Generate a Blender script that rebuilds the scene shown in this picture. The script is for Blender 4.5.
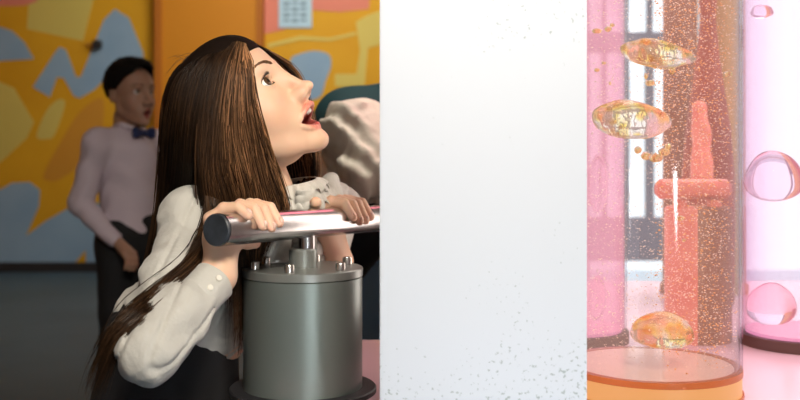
import bpy, bmesh, math, random
import numpy as np
from mathutils import Vector, Matrix

for o in list(bpy.data.objects):
    bpy.data.objects.remove(o)
SC = bpy.context.scene
COL = SC.collection
rnd = random.Random(7)
nr = np.random.default_rng(11)

# ------------------------------------------------------------------ camera
F = 1000.0                       # focal length in pixels of the 800x400 frame
CZ = 0.90                        # camera height
HY = 150.0                       # horizon row
cam_d = bpy.data.cameras.new('camera')
cam = bpy.data.objects.new('camera', cam_d)
COL.objects.link(cam)
cam.location = (0, 0, CZ)
cam.rotation_euler = (math.radians(90), 0, 0)
cam_d.sensor_width = 36
cam_d.lens = 45
cam_d.shift_y = -50 / 800
cam_d.clip_start = 0.02
cam_d.dof.use_dof = True
cam_d.dof.focus_distance = 1.44
cam_d.dof.aperture_fstop = 4.6
SC.camera = cam

def P(px, py, d):
    return np.array(((px - 400) / F * d, d, CZ - (py - HY) / F * d))

# ------------------------------------------------------------------ world and lights
w = bpy.data.worlds.new('world'); SC.world = w
w.use_nodes = True
bg = w.node_tree.nodes['Background']
bg.inputs[0].default_value = (0.86, 0.94, 1.0, 1)
bg.inputs[1].default_value = 1.7

def area(name, loc, target, size, power, color, size_y=None, spread=180):
    l = bpy.data.lights.new(name, 'AREA')
    l.shape = 'RECTANGLE'; l.size = size; l.size_y = size_y or size
    l.energy = power; l.color = color
    l.spread = math.radians(spread)
    o = bpy.data.objects.new(name, l); COL.objects.link(o)
    o.location = loc
    o.rotation_euler = (Vector(target) - Vector(loc)).to_track_quat('-Z', 'Y').to_euler()
    return o

area('key_light', (0.30, -0.25, 1.95), (0.02, 1.5, 0.92), 0.36, 8.4, (1.0, 0.90, 0.77), spread=70)
area('panel_light', (0.95, -1.0, 0.62), (0.15, 1.2, 0.50), 0.4, 0.40, (0.90, 0.95, 1.0), spread=18)
area('hidden_fill_white', (0.13, 1.66, 0.92), (-0.6, 1.55, 0.92), 0.18, 1.1, (1.0, 0.88, 0.80), 0.6)  # unseen fill added behind the panel for the face and bar highlight
area('visitor_fill', (-0.05, 1.95, 2.75), (-0.02, 2.2, 0.95), 0.2, 0.8, (1.0, 0.93, 0.84), spread=28)  # fill added from above to brighten the bending visitor, no fixture
area('hidden_fill_pink', (0.13, 2.15, 1.25), (-0.5, 1.5, 0.85), 0.20, 1.1, (1.0, 0.24, 0.32), 0.42)  # unseen pink fill added behind the panel for the bar's pink streak
area('mural_wash', (-0.5, 5.2, 2.7), (-0.6, 7.4, 1.2), 1.2, 46, (1.0, 0.90, 0.78), 0.6)
area('gallery_light_overhead', (1.5, 3.0, 2.75), (1.3, 2.8, 0.5), 2.0, 80, (1.0, 0.95, 0.96), 2.4)
area('gallery_light_front', (2.4, 1.38, 1.9), (0.6, 1.9, 0.8), 0.8, 22, (1.0, 0.92, 0.93))
SC.view_settings.view_transform = 'Standard'
SC.view_settings.look = 'None'
SC.view_settings.gamma = 1
SC.view_settings.use_curve_mapping = False
SC.view_settings.exposure = 0.0
SC.cycles.transparent_max_bounces = 24
SC.cycles.sample_clamp_indirect = 4.0

# ------------------------------------------------------------------ materials
def srgb(r, g, b):
    f = lambda c: (c / 255 / 12.92) if c / 255 <= 0.04045 else ((c / 255 + 0.055) / 1.055) ** 2.4
    return (f(r), f(g), f(b), 1)

def mat(name, col, rough=0.6, metal=0.0, spec=0.5, bump=None, **kw):
    m = bpy.data.materials.new(name); m.use_nodes = True
    nt = m.node_tree; b = nt.nodes['Principled BSDF']
    b.inputs['Base Color'].default_value = col
    b.inputs['Roughness'].default_value = rough
    b.inputs['Metallic'].default_value = metal
    b.inputs['Specular IOR Level'].default_value = spec
    for k, v in kw.items():
        b.inputs[k.replace('_', ' ')].default_value = v
    if bump:
        scale, strength, dist = bump
        tc = nt.nodes.new('ShaderNodeTexCoord')
        n = nt.nodes.new('ShaderNodeTexNoise'); n.inputs['Scale'].default_value = scale
        n.inputs['Detail'].default_value = 5
        bp = nt.nodes.new('ShaderNodeBump'); bp.inputs['Strength'].default_value = strength
        bp.inputs['Distance'].default_value = dist
        nt.links.new(tc.outputs['Object'], n.inputs['Vector'])
        nt.links.new(n.outputs['Fac'], bp.inputs['Height'])
        nt.links.new(bp.outputs['Normal'], b.inputs['Normal'])
    return m

def vary(m, c1, c2, scale, detail=4, stretch=(1, 1, 1), lo=0.35, hi=0.65):
    """mottle a material's own colour between c1 and c2"""
    nt = m.node_tree; b = nt.nodes['Principled BSDF']
    tc = nt.nodes.new('ShaderNodeTexCoord'); mp = nt.nodes.new('ShaderNodeMapping')
    mp.inputs['Scale'].default_value = stretch
    n = nt.nodes.new('ShaderNodeTexNoise'); n.inputs['Scale'].default_value = scale
    n.inputs['Detail'].default_value = detail
    r = nt.nodes.new('ShaderNodeValToRGB')
    r.color_ramp.elements[0].position = lo; r.color_ramp.elements[1].position = hi
    r.color_ramp.elements[0].color = c1; r.color_ramp.elements[1].color = c2
    nt.links.new(tc.outputs['Object'], mp.inputs['Vector'])
    nt.links.new(mp.outputs['Vector'], n.inputs['Vector'])
    nt.links.new(n.outputs['Fac'], r.inputs['Fac'])
    nt.links.new(r.outputs['Color'], b.inputs['Base Color'])
    return m

def attr_color(m, name='Col'):
    nt = m.node_tree; b = nt.nodes['Principled BSDF']
    a = nt.nodes.new('ShaderNodeAttribute'); a.attribute_name = name
    nt.links.new(a.outputs['Color'], b.inputs['Base Color'])
    return m

M = {}
M['yellow'] = vary(mat('yellow_paint', (1, 1, 1, 1), 0.7), srgb(206, 154, 12), srgb(214, 164, 22), 2)
M['orange'] = mat('orange_paint', srgb(196, 128, 6), 0.65)
M['orange_edge'] = mat('orange_edge_paint', srgb(168, 98, 8), 0.65)
M['blue'] = vary(mat('blue_paint', (1, 1, 1, 1), 0.7), srgb(130, 164, 196), srgb(140, 172, 200), 3)
M['cream'] = mat('cream_paint', srgb(204, 190, 100), 0.7)
M['ochre'] = mat('ochre_paint', srgb(196, 140, 42), 0.7)
M['pinkpaint'] = mat('pink_paint', srgb(214, 130, 112), 0.7)
M['white'] = mat('white_paint', srgb(228, 228, 226), 0.7, bump=(40, .1, .002))
M['floor'] = vary(mat('grey_floor', (1, 1, 1, 1), 0.6), srgb(54, 80, 98), srgb(64, 90, 108), 1.5)
M['palefloor'] = vary(mat('pale_floor', (1, 1, 1, 1), 0.3), srgb(196, 214, 226), srgb(214, 228, 238), 2)
M['dark'] = mat('dark_strip', srgb(36, 36, 40), 0.6)
M['frame'] = mat('grey_window_frame', srgb(104, 110, 128), 0.5)
M['steel'] = vary(mat('brushed_steel', (1, 1, 1, 1), 0.24, 1.0), (0.50, 0.49, 0.49, 1), (0.60, 0.59, 0.58, 1), 30, 3, (1, 1, 1))
M['bolt'] = mat('bolt_steel', (0.72, 0.70, 0.66, 1), 0.25, 1.0)
M['cap'] = vary(mat('black_end_cap', (1, 1, 1, 1), 0.45, 0.0), srgb(38, 44, 50), srgb(52, 58, 66), 60)
M['drum'] = mat('satin_grey_metal', srgb(122, 132, 128), 0.34, 0.55, bump=(600, .05, .0005))
M['drumtop'] = mat('satin_grey_lid', srgb(136, 140, 136), 0.33, 0.5)
M['table'] = mat('rosy_white_counter', srgb(234, 192, 202), 0.25)
M['shirt'] = mat('white_cotton', srgb(198, 196, 188), 0.85, bump=(60, .5, .006), Sheen_Weight=0.2)
M['shirt_b'] = mat('lilac_cotton', srgb(205, 190, 200), 0.8, bump=(30, .3, .01))
M['grey_cloth'] = mat('grey_cotton', srgb(224, 216, 198), 0.8, bump=(30, .4, .01))
M['teal_cloth'] = mat('dark_teal_cloth', srgb(24, 66, 70), 0.8)
M['black_cloth'] = mat('black_cloth', srgb(20, 20, 23), 0.85, bump=(40, .2, .004))
M['navy'] = mat('navy_satin', srgb(30, 45, 90), 0.4)
M['leather'] = mat('black_leather', srgb(22, 20, 20), 0.35)
M['button'] = mat('pearl_button', srgb(236, 232, 220), 0.25)
M['skin'] = attr_color(mat('fair_skin', (1, 1, 1, 1), 0.48, spec=0.4, bump=(260, .06, .0006), Subsurface_Weight=0.12, Subsurface_Scale=0.01))
M['hair'] = attr_color(mat('brown_hair', (1, 1, 1, 1), 0.42, spec=0.28), 'Col')
M['hairbase'] = mat('brown_hair_under', srgb(26, 17, 12), 0.7, spec=0.1)
M['boyhair'] = mat('black_hair', srgb(20, 16, 15), 0.8, spec=.15)
M['eyewhite'] = mat('eye_white', srgb(232, 228, 224), 0.15)
M['iris'] = mat('iris_brown', srgb(84, 62, 44), 0.1)
M['pupil'] = mat('pupil_black', (0.005, 0.005, 0.005, 1), 0.05)
M['brow'] = mat('brow_hair', srgb(104, 70, 44), 0.7)
M['lash'] = mat('lash_hair', srgb(36, 24, 18), 0.6)
M['teeth'] = mat('tooth_enamel', srgb(244, 238, 226), 0.2)
M['tongue'] = mat('tongue', srgb(205, 92, 88), 0.35)
M['paper'] = mat('pale_blue_paper', srgb(170, 205, 226), 0.6)
M['ink'] = mat('grey_ink', srgb(110, 140, 165), 0.6)
M['coral'] = vary(mat('coral_lacquer', (1, 1, 1, 1), 0.35), srgb(236, 112, 96), srgb(244, 140, 118), 12)
M['copper'] = vary(mat('copper_brown_lacquer', (1, 1, 1, 1), 0.5), srgb(128, 58, 30), srgb(164, 96, 60), 8, 3, (1, 1, .15))
M['ring'] = mat('dark_base_ring', srgb(92, 62, 58), 0.45)
M['amberring'] = mat('amber_ring', srgb(176, 92, 40), 0.35)
M['redbrown'] = vary(mat('red_brown_glaze', (1, 1, 1, 1), 0.5), srgb(150, 34, 10), srgb(176, 62, 26), 9)
M['gold'] = vary(mat('gold_glaze', (1, 1, 1, 1), 0.45), srgb(196, 148, 78), srgb(226, 176, 96), 9, 3, (1, 1, .12))

def emis(name, col, s, mixcol=None):
    m = bpy.data.materials.new(name); m.use_nodes = True
    nt = m.node_tree
    b = nt.nodes['Principled BSDF']
    b.inputs['Base Color'].default_value = mixcol or col
    b.inputs['Roughness'].default_value = 0.4
    b.inputs['Emission Color'].default_value = col
    b.inputs['Emission Strength'].default_value = s
    return m
M['lamp_orange'] = emis('orange_base_lamp', srgb(255, 176, 104), 0.80, (.02, .01, .005, 1))
M['plate'] = mat('pale_pink_plate', srgb(232, 196, 186), 0.3)
M['lamp_pink'] = emis('pink_base_lamp', srgb(255, 160, 200), 0.8, (.1, .04, .06, 1))

def thin(name, tint, edge, gl=0.08, edge_pow=0.25, emit=None, es=0.0, ef=0.0):
    """clear or tinted wall of a lit tube: straight transmission, reflection that rises to grazing, optional faint emission"""
    m = bpy.data.materials.new(name); m.use_nodes = True
    nt = m.node_tree
    for n in list(nt.nodes): nt.nodes.remove(n)
    out = nt.nodes.new('ShaderNodeOutputMaterial')
    lw = nt.nodes.new('ShaderNodeLayerWeight'); lw.inputs[0].default_value = edge_pow
    tr = nt.nodes.new('ShaderNodeBsdfTransparent')
    mixc = nt.nodes.new('ShaderNodeMix'); mixc.data_type = 'RGBA'
    mixc.inputs[6].default_value = tint; mixc.inputs[7].default_value = edge
    nt.links.new(lw.outputs['Facing'], mixc.inputs[0])
    nt.links.new(mixc.outputs[2], tr.inputs[0])
    g = nt.nodes.new('ShaderNodeBsdfGlossy'); g.inputs['Roughness'].default_value = 0.06
    lw2 = nt.nodes.new('ShaderNodeLayerWeight'); lw2.inputs[0].default_value = 0.5
    pw = nt.nodes.new('ShaderNodeMath'); pw.operation = 'POWER'; pw.inputs[1].default_value = 5
    ma = nt.nodes.new('ShaderNodeMath'); ma.operation = 'MULTIPLY_ADD'; ma.inputs[1].default_value = 0.55; ma.inputs[2].default_value = 0.025
    nt.links.new(lw2.outputs['Facing'], pw.inputs[0]); nt.links.new(pw.outputs[0], ma.inputs[0])
    mx = nt.nodes.new('ShaderNodeMixShader')
    nt.links.new(ma.outputs[0], mx.inputs[0])
    src = tr
    if emit:
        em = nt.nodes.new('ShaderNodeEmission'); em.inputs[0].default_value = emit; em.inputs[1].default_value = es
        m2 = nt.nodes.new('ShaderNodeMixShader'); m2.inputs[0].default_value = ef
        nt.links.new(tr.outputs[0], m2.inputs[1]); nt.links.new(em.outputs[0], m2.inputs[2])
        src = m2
    nt.links.new(src.outputs[0], mx.inputs[1]); nt.links.new(g.outputs[0], mx.inputs[2])
    nt.links.new(mx.outputs[0], out.inputs['Surface'])
    return m
M['acrylic'] = thin('clear_acrylic', (1, 1, 1, 1), (.62, .68, .78, 1), edge_pow=0.12)
M['liquid'] = thin('glycerine_haze_glow', (1.0, .985, .975, 1), (1, .93, .90, 1), edge_pow=0.2, emit=srgb(255, 214, 190), es=1.0, ef=0.07)  # faint peach emission imitates haze in the liquid
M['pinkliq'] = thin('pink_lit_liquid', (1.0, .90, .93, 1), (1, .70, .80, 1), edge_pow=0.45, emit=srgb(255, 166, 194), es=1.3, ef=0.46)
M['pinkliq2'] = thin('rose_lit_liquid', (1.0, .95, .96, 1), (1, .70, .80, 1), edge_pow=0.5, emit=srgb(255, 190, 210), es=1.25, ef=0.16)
M['amberliq'] = thin('amber_liquid', (0.93, .72, .58, 1), (.82, .50, .34, 1), edge_pow=0.4)
M['pane'] = thin('window_glass', (.95, .98, 1, 1), (.9, .95, 1, 1))

def bubble_mat(name, col, ior, ns, st, rim=(1, 1, 1, 1)):
    m = bpy.data.materials.new(name); m.use_nodes = True
    nt = m.node_tree
    for n in list(nt.nodes): nt.nodes.remove(n)
    out = nt.nodes.new('ShaderNodeOutputMaterial')
    g = nt.nodes.new('ShaderNodeBsdfGlass'); g.inputs['Color'].default_value = col
    g.inputs['Roughness'].default_value = 0.03; g.inputs['IOR'].default_value = ior
    tc = nt.nodes.new('ShaderNodeTexCoord')
    n = nt.nodes.new('ShaderNodeTexNoise'); n.inputs['Scale'].default_value = ns; n.inputs['Detail'].default_value = 2
    bp = nt.nodes.new('ShaderNodeBump'); bp.inputs['Strength'].default_value = st; bp.inputs['Distance'].default_value = 0.01
    nt.links.new(tc.outputs['Object'], n.inputs['Vector'])
    nt.links.new(n.outputs['Fac'], bp.inputs['Height']); nt.links.new(bp.outputs['Normal'], g.inputs['Normal'])
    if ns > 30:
        n3 = nt.nodes.new('ShaderNodeTexNoise'); n3.inputs['Scale'].default_value = 38; n3.inputs['Detail'].default_value = 1.5  # amber and yellow noise paints the base lamp's reflections into the bubble
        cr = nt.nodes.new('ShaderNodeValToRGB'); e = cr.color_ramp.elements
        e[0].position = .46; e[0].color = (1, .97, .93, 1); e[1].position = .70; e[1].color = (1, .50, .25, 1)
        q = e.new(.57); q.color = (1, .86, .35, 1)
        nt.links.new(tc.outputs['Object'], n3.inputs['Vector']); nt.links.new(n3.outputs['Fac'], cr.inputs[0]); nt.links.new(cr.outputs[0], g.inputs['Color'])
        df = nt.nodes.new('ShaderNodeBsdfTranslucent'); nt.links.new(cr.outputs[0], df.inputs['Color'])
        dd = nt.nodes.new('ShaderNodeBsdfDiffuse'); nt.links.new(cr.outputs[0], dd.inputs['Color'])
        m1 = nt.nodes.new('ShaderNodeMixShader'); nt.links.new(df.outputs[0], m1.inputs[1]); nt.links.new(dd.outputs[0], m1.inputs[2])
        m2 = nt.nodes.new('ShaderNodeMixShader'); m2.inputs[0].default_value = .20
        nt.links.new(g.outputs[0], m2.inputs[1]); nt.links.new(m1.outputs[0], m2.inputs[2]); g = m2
    nt.links.new(g.outputs[0], out.inputs['Surface'])
    return m
M['bubble'] = bubble_mat('amber_glow_painted_bubble', (1, .90, .74, 1), 1.14, 40, 0.4)
M['bubblepink'] = bubble_mat('rosy_bubble', (1, .93, .96, 1), 1.12, 20, 0.1)
M['speck'] = mat('fizz_speck', srgb(255, 222, 200), 0.3)
M['speckamber'] = mat('fizz_amber', srgb(255, 178, 110), 0.25)

# panel plaster: white with grey-green chips where the finish has flaked
def plaster():
    m = mat('flaked_white_plaster', srgb(199, 206, 216), 0.85, spec=0.2)
    nt = m.node_tree; b = nt.nodes['Principled BSDF']
    N = nt.nodes.new; L = nt.links.new
    tc = N('ShaderNodeTexCoord')
    n1 = N('ShaderNodeTexNoise'); n1.inputs['Scale'].default_value = 185; n1.inputs['Detail'].default_value = 3
    n2 = N('ShaderNodeTexNoise'); n2.inputs['Scale'].default_value = 9; n2.inputs['Detail'].default_value = 4
    L(tc.outputs['Object'], n1.inputs['Vector']); L(tc.outputs['Object'], n2.inputs['Vector'])
    sx = N('ShaderNodeSeparateXYZ'); L(tc.outputs['Object'], sx.inputs[0])
    # wear is denser near the foot of the view and thin near its top
    def mr(src, a, b_, c, d):
        r = N('ShaderNodeMapRange'); r.inputs[1].default_value = a; r.inputs[2].default_value = b_
        r.inputs[3].default_value = c; r.inputs[4].default_value = d; L(src, r.inputs[0]); return r.outputs[0]
    def mth(op, a, b_):
        q = N('ShaderNodeMath'); q.operation = op
        for i, v in enumerate((a, b_)):
            if isinstance(v, (int, float)): q.inputs[i].default_value = v
            else: L(v, q.inputs[i])
        return q.outputs[0]
    low = mr(sx.outputs['Z'], 0.745, 0.60, 0, 0.13)
    top = mr(sx.outputs['Z'], 1.00, 1.08, 0, 0.085)
    rt = mr(sx.outputs['X'], 0.02, 0.22, 0, 0.04)
    wear = mth('ADD', mth('ADD', low, top), rt)
    wear = mth('ADD', wear, mth('MULTIPLY', mth('SUBTRACT', n2.outputs['Fac'], 0.5), 0.42))
    thr = mth('SUBTRACT', 0.745, wear)
    d = mth('SUBTRACT', n1.outputs['Fac'], thr)
    fac = mr(d, 0.0, 0.05, 0, 0.75)
    mx = N('ShaderNodeMix'); mx.data_type = 'RGBA'
    mx.inputs[6].default_value = srgb(199, 206, 216); mx.inputs[7].default_value = srgb(140, 154, 156)
    L(fac, mx.inputs[0]); L(mx.outputs[2], b.inputs['Base Color'])
    return m
M['plaster'] = plaster()

# ------------------------------------------------------------------ mesh helpers
def link_mesh(name, me, parent=None, smooth=False):
    o = bpy.data.objects.new(name, me); COL.objects.link(o)
    if parent: o.parent = parent
    if smooth:
        me.polygons.foreach_set('use_smooth', [True] * len(me.polygons))
    me.update()
    return o

def new_mesh(name, v, f, m, parent=None, smooth=True, cols=None, mats=None, midx=None):
    me = bpy.data.meshes.new(name)
    v = np.asarray(v, float)
    me.from_pydata([tuple(p) for p in v.tolist()], [], [tuple(q) for q in (f.tolist() if hasattr(f, 'tolist') else f)])
    for mm in (mats or [m]): me.materials.append(mm)
    if midx is not None:
        me.polygons.foreach_set('material_index', list(midx))
    if cols is not None:
        a = me.color_attributes.new('Col', 'FLOAT_COLOR', 'POINT')
        c = np.ones((len(v), 4)); c[:, :3] = cols
        a.data.foreach_set('color', c.astype(np.float32).ravel())
    return link_mesh(name, me, parent, smooth)

def from_bm(name, bm, mats, parent=None, smooth=False, bevel=0):
    if bevel:
        bmesh.ops.bevel(bm, geom=[e for e in bm.edges if len(e.link_faces) == 2 and e.calc_face_angle(0) > 0.6],
                        offset=bevel, segments=2, affect='EDGES')
    me = bpy.data.meshes.new(name); bm.normal_update(); bm.to_mesh(me); bm.free()
    for m in (mats if isinstance(mats, (list, tuple)) else [mats]): me.materials.append(m)
    o = link_mesh(name, me, parent, smooth)
    if smooth:
        me.set_sharp_from_angle(angle=math.radians(40))
    return o

def box(bm, lo, hi, mi=0):
    r = bmesh.ops.create_cube(bm, size=1)
    c = [(a + b) / 2 for a, b in zip(lo, hi)]; s = [b - a for a, b in zip(lo, hi)]
    for v in r['verts']:
        v.co = Vector((c[i] + v.co[i] * s[i] for i in range(3)))
    for f in {f for v in r['verts'] for f in v.link_faces}: f.material_index = mi
    return r['verts']

def lathe(bm, prof, cx, cy, seg=64, mi=0, close=True):
    """profile [(r,z)...] about a vertical axis"""
    rings = []
    for r, z in prof:
        if r < 1e-6:
            rings.append([bm.verts.new((cx, cy, z))])
        else:
            rings.append([bm.verts.new((cx + r * math.cos(2 * math.pi * k / seg), cy + r * math.sin(2 * math.pi * k / seg), z)) for k in range(seg)])
    for a, b in zip(rings, rings[1:]):
        for k in range(seg):
            k2 = (k + 1) % seg
            if len(a) == 1 and len(b) == 1: continue
            if len(a) == 1: f = bm.faces.new((a[0], b[k2], b[k]))
            elif len(b) == 1: f = bm.faces.new((a[k], a[k2], b[0]))
            else: f = bm.faces.new((a[k], a[k2], b[k2], b[k]))
            f.material_index = mi
    return rings

def rod(bm, p0, p1, r, seg=40, bev=0.0, mi=0, capmi=None):
    p0 = Vector(p0); p1 = Vector(p1); ax = (p1 - p0).normalized(); L = (p1 - p0).length
    u = ax.cross(Vector((0, 0, 1)));
    if u.length < 1e-4: u = Vector((1, 0, 0))
    u.normalize(); w_ = ax.cross(u)
    prof = [(0, 0), (r - bev, 0), (r, bev), (r, L - bev), (r - bev, L), (0, L)]
    rings = []
    for rr, t in prof:
        c = p0 + ax * t
        rings.append([bm.verts.new(c)] if rr < 1e-7 else [bm.verts.new(c + rr * (math.cos(2 * math.pi * k / seg) * u + math.sin(2 * math.pi * k / seg) * w_)) for k in range(seg)])
    for i, (a, b) in enumerate(zip(rings, rings[1:])):
        for k in range(seg):
            k2 = (k + 1) % seg
            if len(a) == 1: f = bm.faces.new((a[0], b[k], b[k2]))
            elif len(b) == 1: f = bm.faces.new((a[k2], a[k], b[0]))
            else: f = bm.faces.new((a[k2], a[k], b[k], b[k2]))
            f.material_index = capmi if (capmi is not None and i in (0, 4)) else mi

def tag(o, label=None, cat=None, group=None, kind=None):
    if label: o['label'] = label
    if cat: o['category'] = cat
    if group: o['group'] = group
    if kind: o['kind'] = kind
    return o

def thing(name, loc, label, cat, group=None):
    e = bpy.data.objects.new(name, None); COL.objects.link(e)
    e.location = tuple(float(x) for x in loc); e.empty_display_size = 0.05
    bpy.context.view_layer.update()
    return tag(e, label, cat, group)

def adopt(o, parent):
    """parent keeping world position (parents here are unrotated empties or origin meshes)"""
    o.parent = parent
    o.matrix_parent_inverse = parent.matrix_world.inverted()
    return o

# ------------------------------------------------------------------ signed-distance sculpting
class Field:
    def __init__(s, lo, hi, res):
        s.lo = np.array(lo, float); s.res = res
        n = np.ceil((np.array(hi) - s.lo) / res).astype(int) + 1
        s.ax = [(s.lo[i] + res * np.arange(n[i])).astype(np.float32) for i in range(3)]
        s.d = np.full(tuple(n), 0.05, np.float32)
    def _sl(s, lo, hi):
        out = []
        for i in range(3):
            a = int(np.clip(np.floor((lo[i] - s.lo[i]) / s.res), 0, s.d.shape[i]))
            b = int(np.clip(np.ceil((hi[i] - s.lo[i]) / s.res) + 1, 0, s.d.shape[i]))
            out.append(slice(a, b))
        return tuple(out)
    def apply(s, fn, lo, hi, k, op='u'):
        m = max(k, 0) + 4 * s.res + 0.004
        sl = s._sl(np.array(lo) - m, np.array(hi) + m)
        sub = s.d[sl]
        if sub.size == 0: return
        X = s.ax[0][sl[0]][:, None, None]; Y = s.ax[1][sl[1]][None, :, None]; Z = s.ax[2][sl[2]][None, None, :]
        e = fn(X, Y, Z)
        if op == 'u':
            if k > 0:
                h = np.maximum(k - np.abs(sub - e), 0) / k
                s.d[sl] = np.minimum(sub, e) - h * h * k * 0.25
            else: s.d[sl] = np.minimum(sub, e)
        elif op == 's':
            e = -e
            h = np.maximum(k - np.abs(sub - e), 0) / max(k, 1e-6)
            s.d[sl] = np.maximum(sub, e) + h * h * k * 0.25
        elif op == 'n':
            s.d[sl] = sub + e
    def ell(s, c, r, k=0.01, op='u', R=None):
        c = np.array(c, float); r = np.array(r, float); rm = r.max()
        def fn(X, Y, Z):
            x, y, z = X - c[0], Y - c[1], Z - c[2]
            if R is not None:
                x, y, z = (R[0][0] * x + R[0][1] * y + R[0][2] * z, R[1][0] * x + R[1][1] * y + R[1][2] * z, R[2][0] * x + R[2][1] * y + R[2][2] * z)
            k0 = np.sqrt((x / r[0]) ** 2 + (y / r[1]) ** 2 + (z / r[2]) ** 2)
            k1 = np.sqrt((x / r[0] ** 2) ** 2 + (y / r[1] ** 2) ** 2 + (z / r[2] ** 2) ** 2) + 1e-9
            return (k0 * (k0 - 1) / k1).astype(np.float32)
        ex = r if R is None else np.array([rm] * 3)
        s.apply(fn, c - ex, c + ex, k, op)
    def cone(s, a, b, ra, rb, k=0.01, op='u'):
        a = np.array(a, float); b = np.array(b, float); ab = b - a; L2 = max((ab ** 2).sum(), 1e-9)
        def fn(X, Y, Z):
            t = ((X - a[0]) * ab[0] + (Y - a[1]) * ab[1] + (Z - a[2]) * ab[2]) / L2
            t = np.clip(t, 0, 1)
            dx = X - a[0] - t * ab[0]; dy = Y - a[1] - t * ab[1]; dz = Z - a[2] - t * ab[2]
            return (np.sqrt(dx * dx + dy * dy + dz * dz) - (ra + (rb - ra) * t)).astype(np.float32)
        m = max(ra, rb)
        s.apply(fn, np.minimum(a, b) - m, np.maximum(a, b) + m, k, op)
    def chain(s, pts, rs, k=0.004):
        for i in range(len(pts) - 1):
            s.cone(pts[i], pts[i + 1], rs[i], rs[i + 1], k)
    def noise(s, fn, lo=None, hi=None):
        lo = s.lo if lo is None else lo
        hi = s.lo + s.res * np.array(s.d.shape) if hi is None else hi
        s.apply(fn, lo, hi, 0, 'n')
    def mesh(s):
        d = s.d; S = d < 0
        nx, ny, nz = d.shape
        cnt = np.zeros((nx - 1, ny - 1, nz - 1), np.uint8)
        for i in (0, 1):
            for j in (0, 1):
                for k in (0, 1):
                    cnt += S[i:nx - 1 + i, j:ny - 1 + j, k:nz - 1 + k]
        act = (cnt > 0) & (cnt < 8)
        I = np.argwhere(act)
        idx = np.full(act.shape, -1, np.int64); idx[act] = np.arange(len(I))
        acc = np.zeros((len(I), 3)); n = np.zeros(len(I))
        cor = [(0, 0, 0), (1, 0, 0), (0, 1, 0), (1, 1, 0), (0, 0, 1), (1, 0, 1), (0, 1, 1), (1, 1, 1)]
        V = [d[I[:, 0] + c[0], I[:, 1] + c[1], I[:, 2] + c[2]] for c in cor]
        for a in range(8):
            for b in range(a + 1, 8):
                if sum(abs(cor[a][q] - cor[b][q]) for q in range(3)) != 1: continue
                va, vb = V[a], V[b]; m = (va < 0) != (vb < 0)
                t = np.where(m, va / np.where(m, va - vb, 1), 0)
                p = np.array(cor[a])[None] + t[:, None] * (np.array(cor[b]) - np.array(cor[a]))[None]
                acc += np.where(m[:, None], p, 0); n += m
        v = s.lo + s.res * (I + acc / n[:, None])
        F_ = []
        for ax in range(3):
            o1, o2 = (ax + 1) % 3, (ax + 2) % 3
            sl0 = [slice(None)] * 3; sl1 = [slice(None)] * 3
            sl0[ax] = slice(0, -1); sl1[ax] = slice(1, None)
            ch = S[tuple(sl0)] != S[tuple(sl1)]
            E = np.argwhere(ch)
            ok = (E[:, o1] > 0) & (E[:, o2] > 0) & (E[:, o1] < d.shape[o1] - 1) & (E[:, o2] < d.shape[o2] - 1)
            E = E[ok]
            if len(E) == 0: continue
            neg = S[E[:, 0], E[:, 1], E[:, 2]]
            q = []
            for (u, w_) in ((-1, -1), (0, -1), (0, 0), (-1, 0)):
                c = E.copy(); c[:, o1] += u; c[:, o2] += w_
                q.append(idx[c[:, 0], c[:, 1], c[:, 2]])
            q = np.stack(q, 1)
            q[~neg] = q[~neg][:, ::-1]
            F_.append(q)
        return v, np.concatenate(F_)

def join(parts):
    vs, fs, cs, off = [], [], [], 0
    for v, f, c in parts:
        vs.append(v); fs.append(f + off); cs.append(c); off += len(v)
    return np.concatenate(vs), np.concatenate(fs), np.concatenate(cs)

def fold(X, Y, Z, f, ph=0.0):
    """soft cloth-like creases, zero mean"""
    a = np.sin(f * (X * .9 + Z * .5) + 2.2 * np.sin(f * .45 * (Y + Z) + ph) + ph)
    b = np.sin(f * 1.7 * (Z * .8 - X * .6 + Y * .3) + 1.7 * np.sin(f * .6 * (X - Y) + ph * 2))
    return a * .65 + b * .35

# ------------------------------------------------------------------ the setting
PX = 7.4 / F        # metres per pixel on the back wall
WY = 7.4
def wallpt(px, py): return ((px - 400) * PX, CZ - (py - HY) * PX)

def slab_poly(bm, pts, y0, y1, mi):
    """polygon on the wall as a paint film of real thickness"""
    a = [bm.verts.new((x, y0, z)) for x, z in pts]
    b = [bm.verts.new((x, y1, z)) for x, z in pts]
    f = [bm.faces.new(a), bm.faces.new(b[::-1])]
    n = len(pts)
    for i in range(n): f.append(bm.faces.new((a[(i + 1) % n], a[i], b[i], b[(i + 1) % n])))
    for q in f: q.material_index = mi
    bmesh.ops.delete(bm, geom=f[:2], context='FACES_ONLY')
    from mathutils.geometry import tessellate_polygon
    for t in tessellate_polygon([[Vector((x, z, 0)) for x, z in pts]]):
        try: q = bm.faces.new([a[i] for i in t]); q.material_index = mi
        except ValueError: continue
        q.normal_update()
        if q.normal.y > 0: q.normal_flip()

def smooth_poly(pts, n=6):
    """closed Catmull-Rom"""
    out = []; m = len(pts)
    for i in range(m):
        p0, p1, p2, p3 = (np.array(pts[(i + k - 1) % m], float) for k in range(4))
        for t in np.arange(n) / n:
            out.append(tuple(0.5 * ((2 * p1) + (-p0 + p2) * t + (2 * p0 - 5 * p1 + 4 * p2 - p3) * t * t + (-p0 + 3 * p1 - 3 * p2 + p3) * t ** 3)))
    return out

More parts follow.
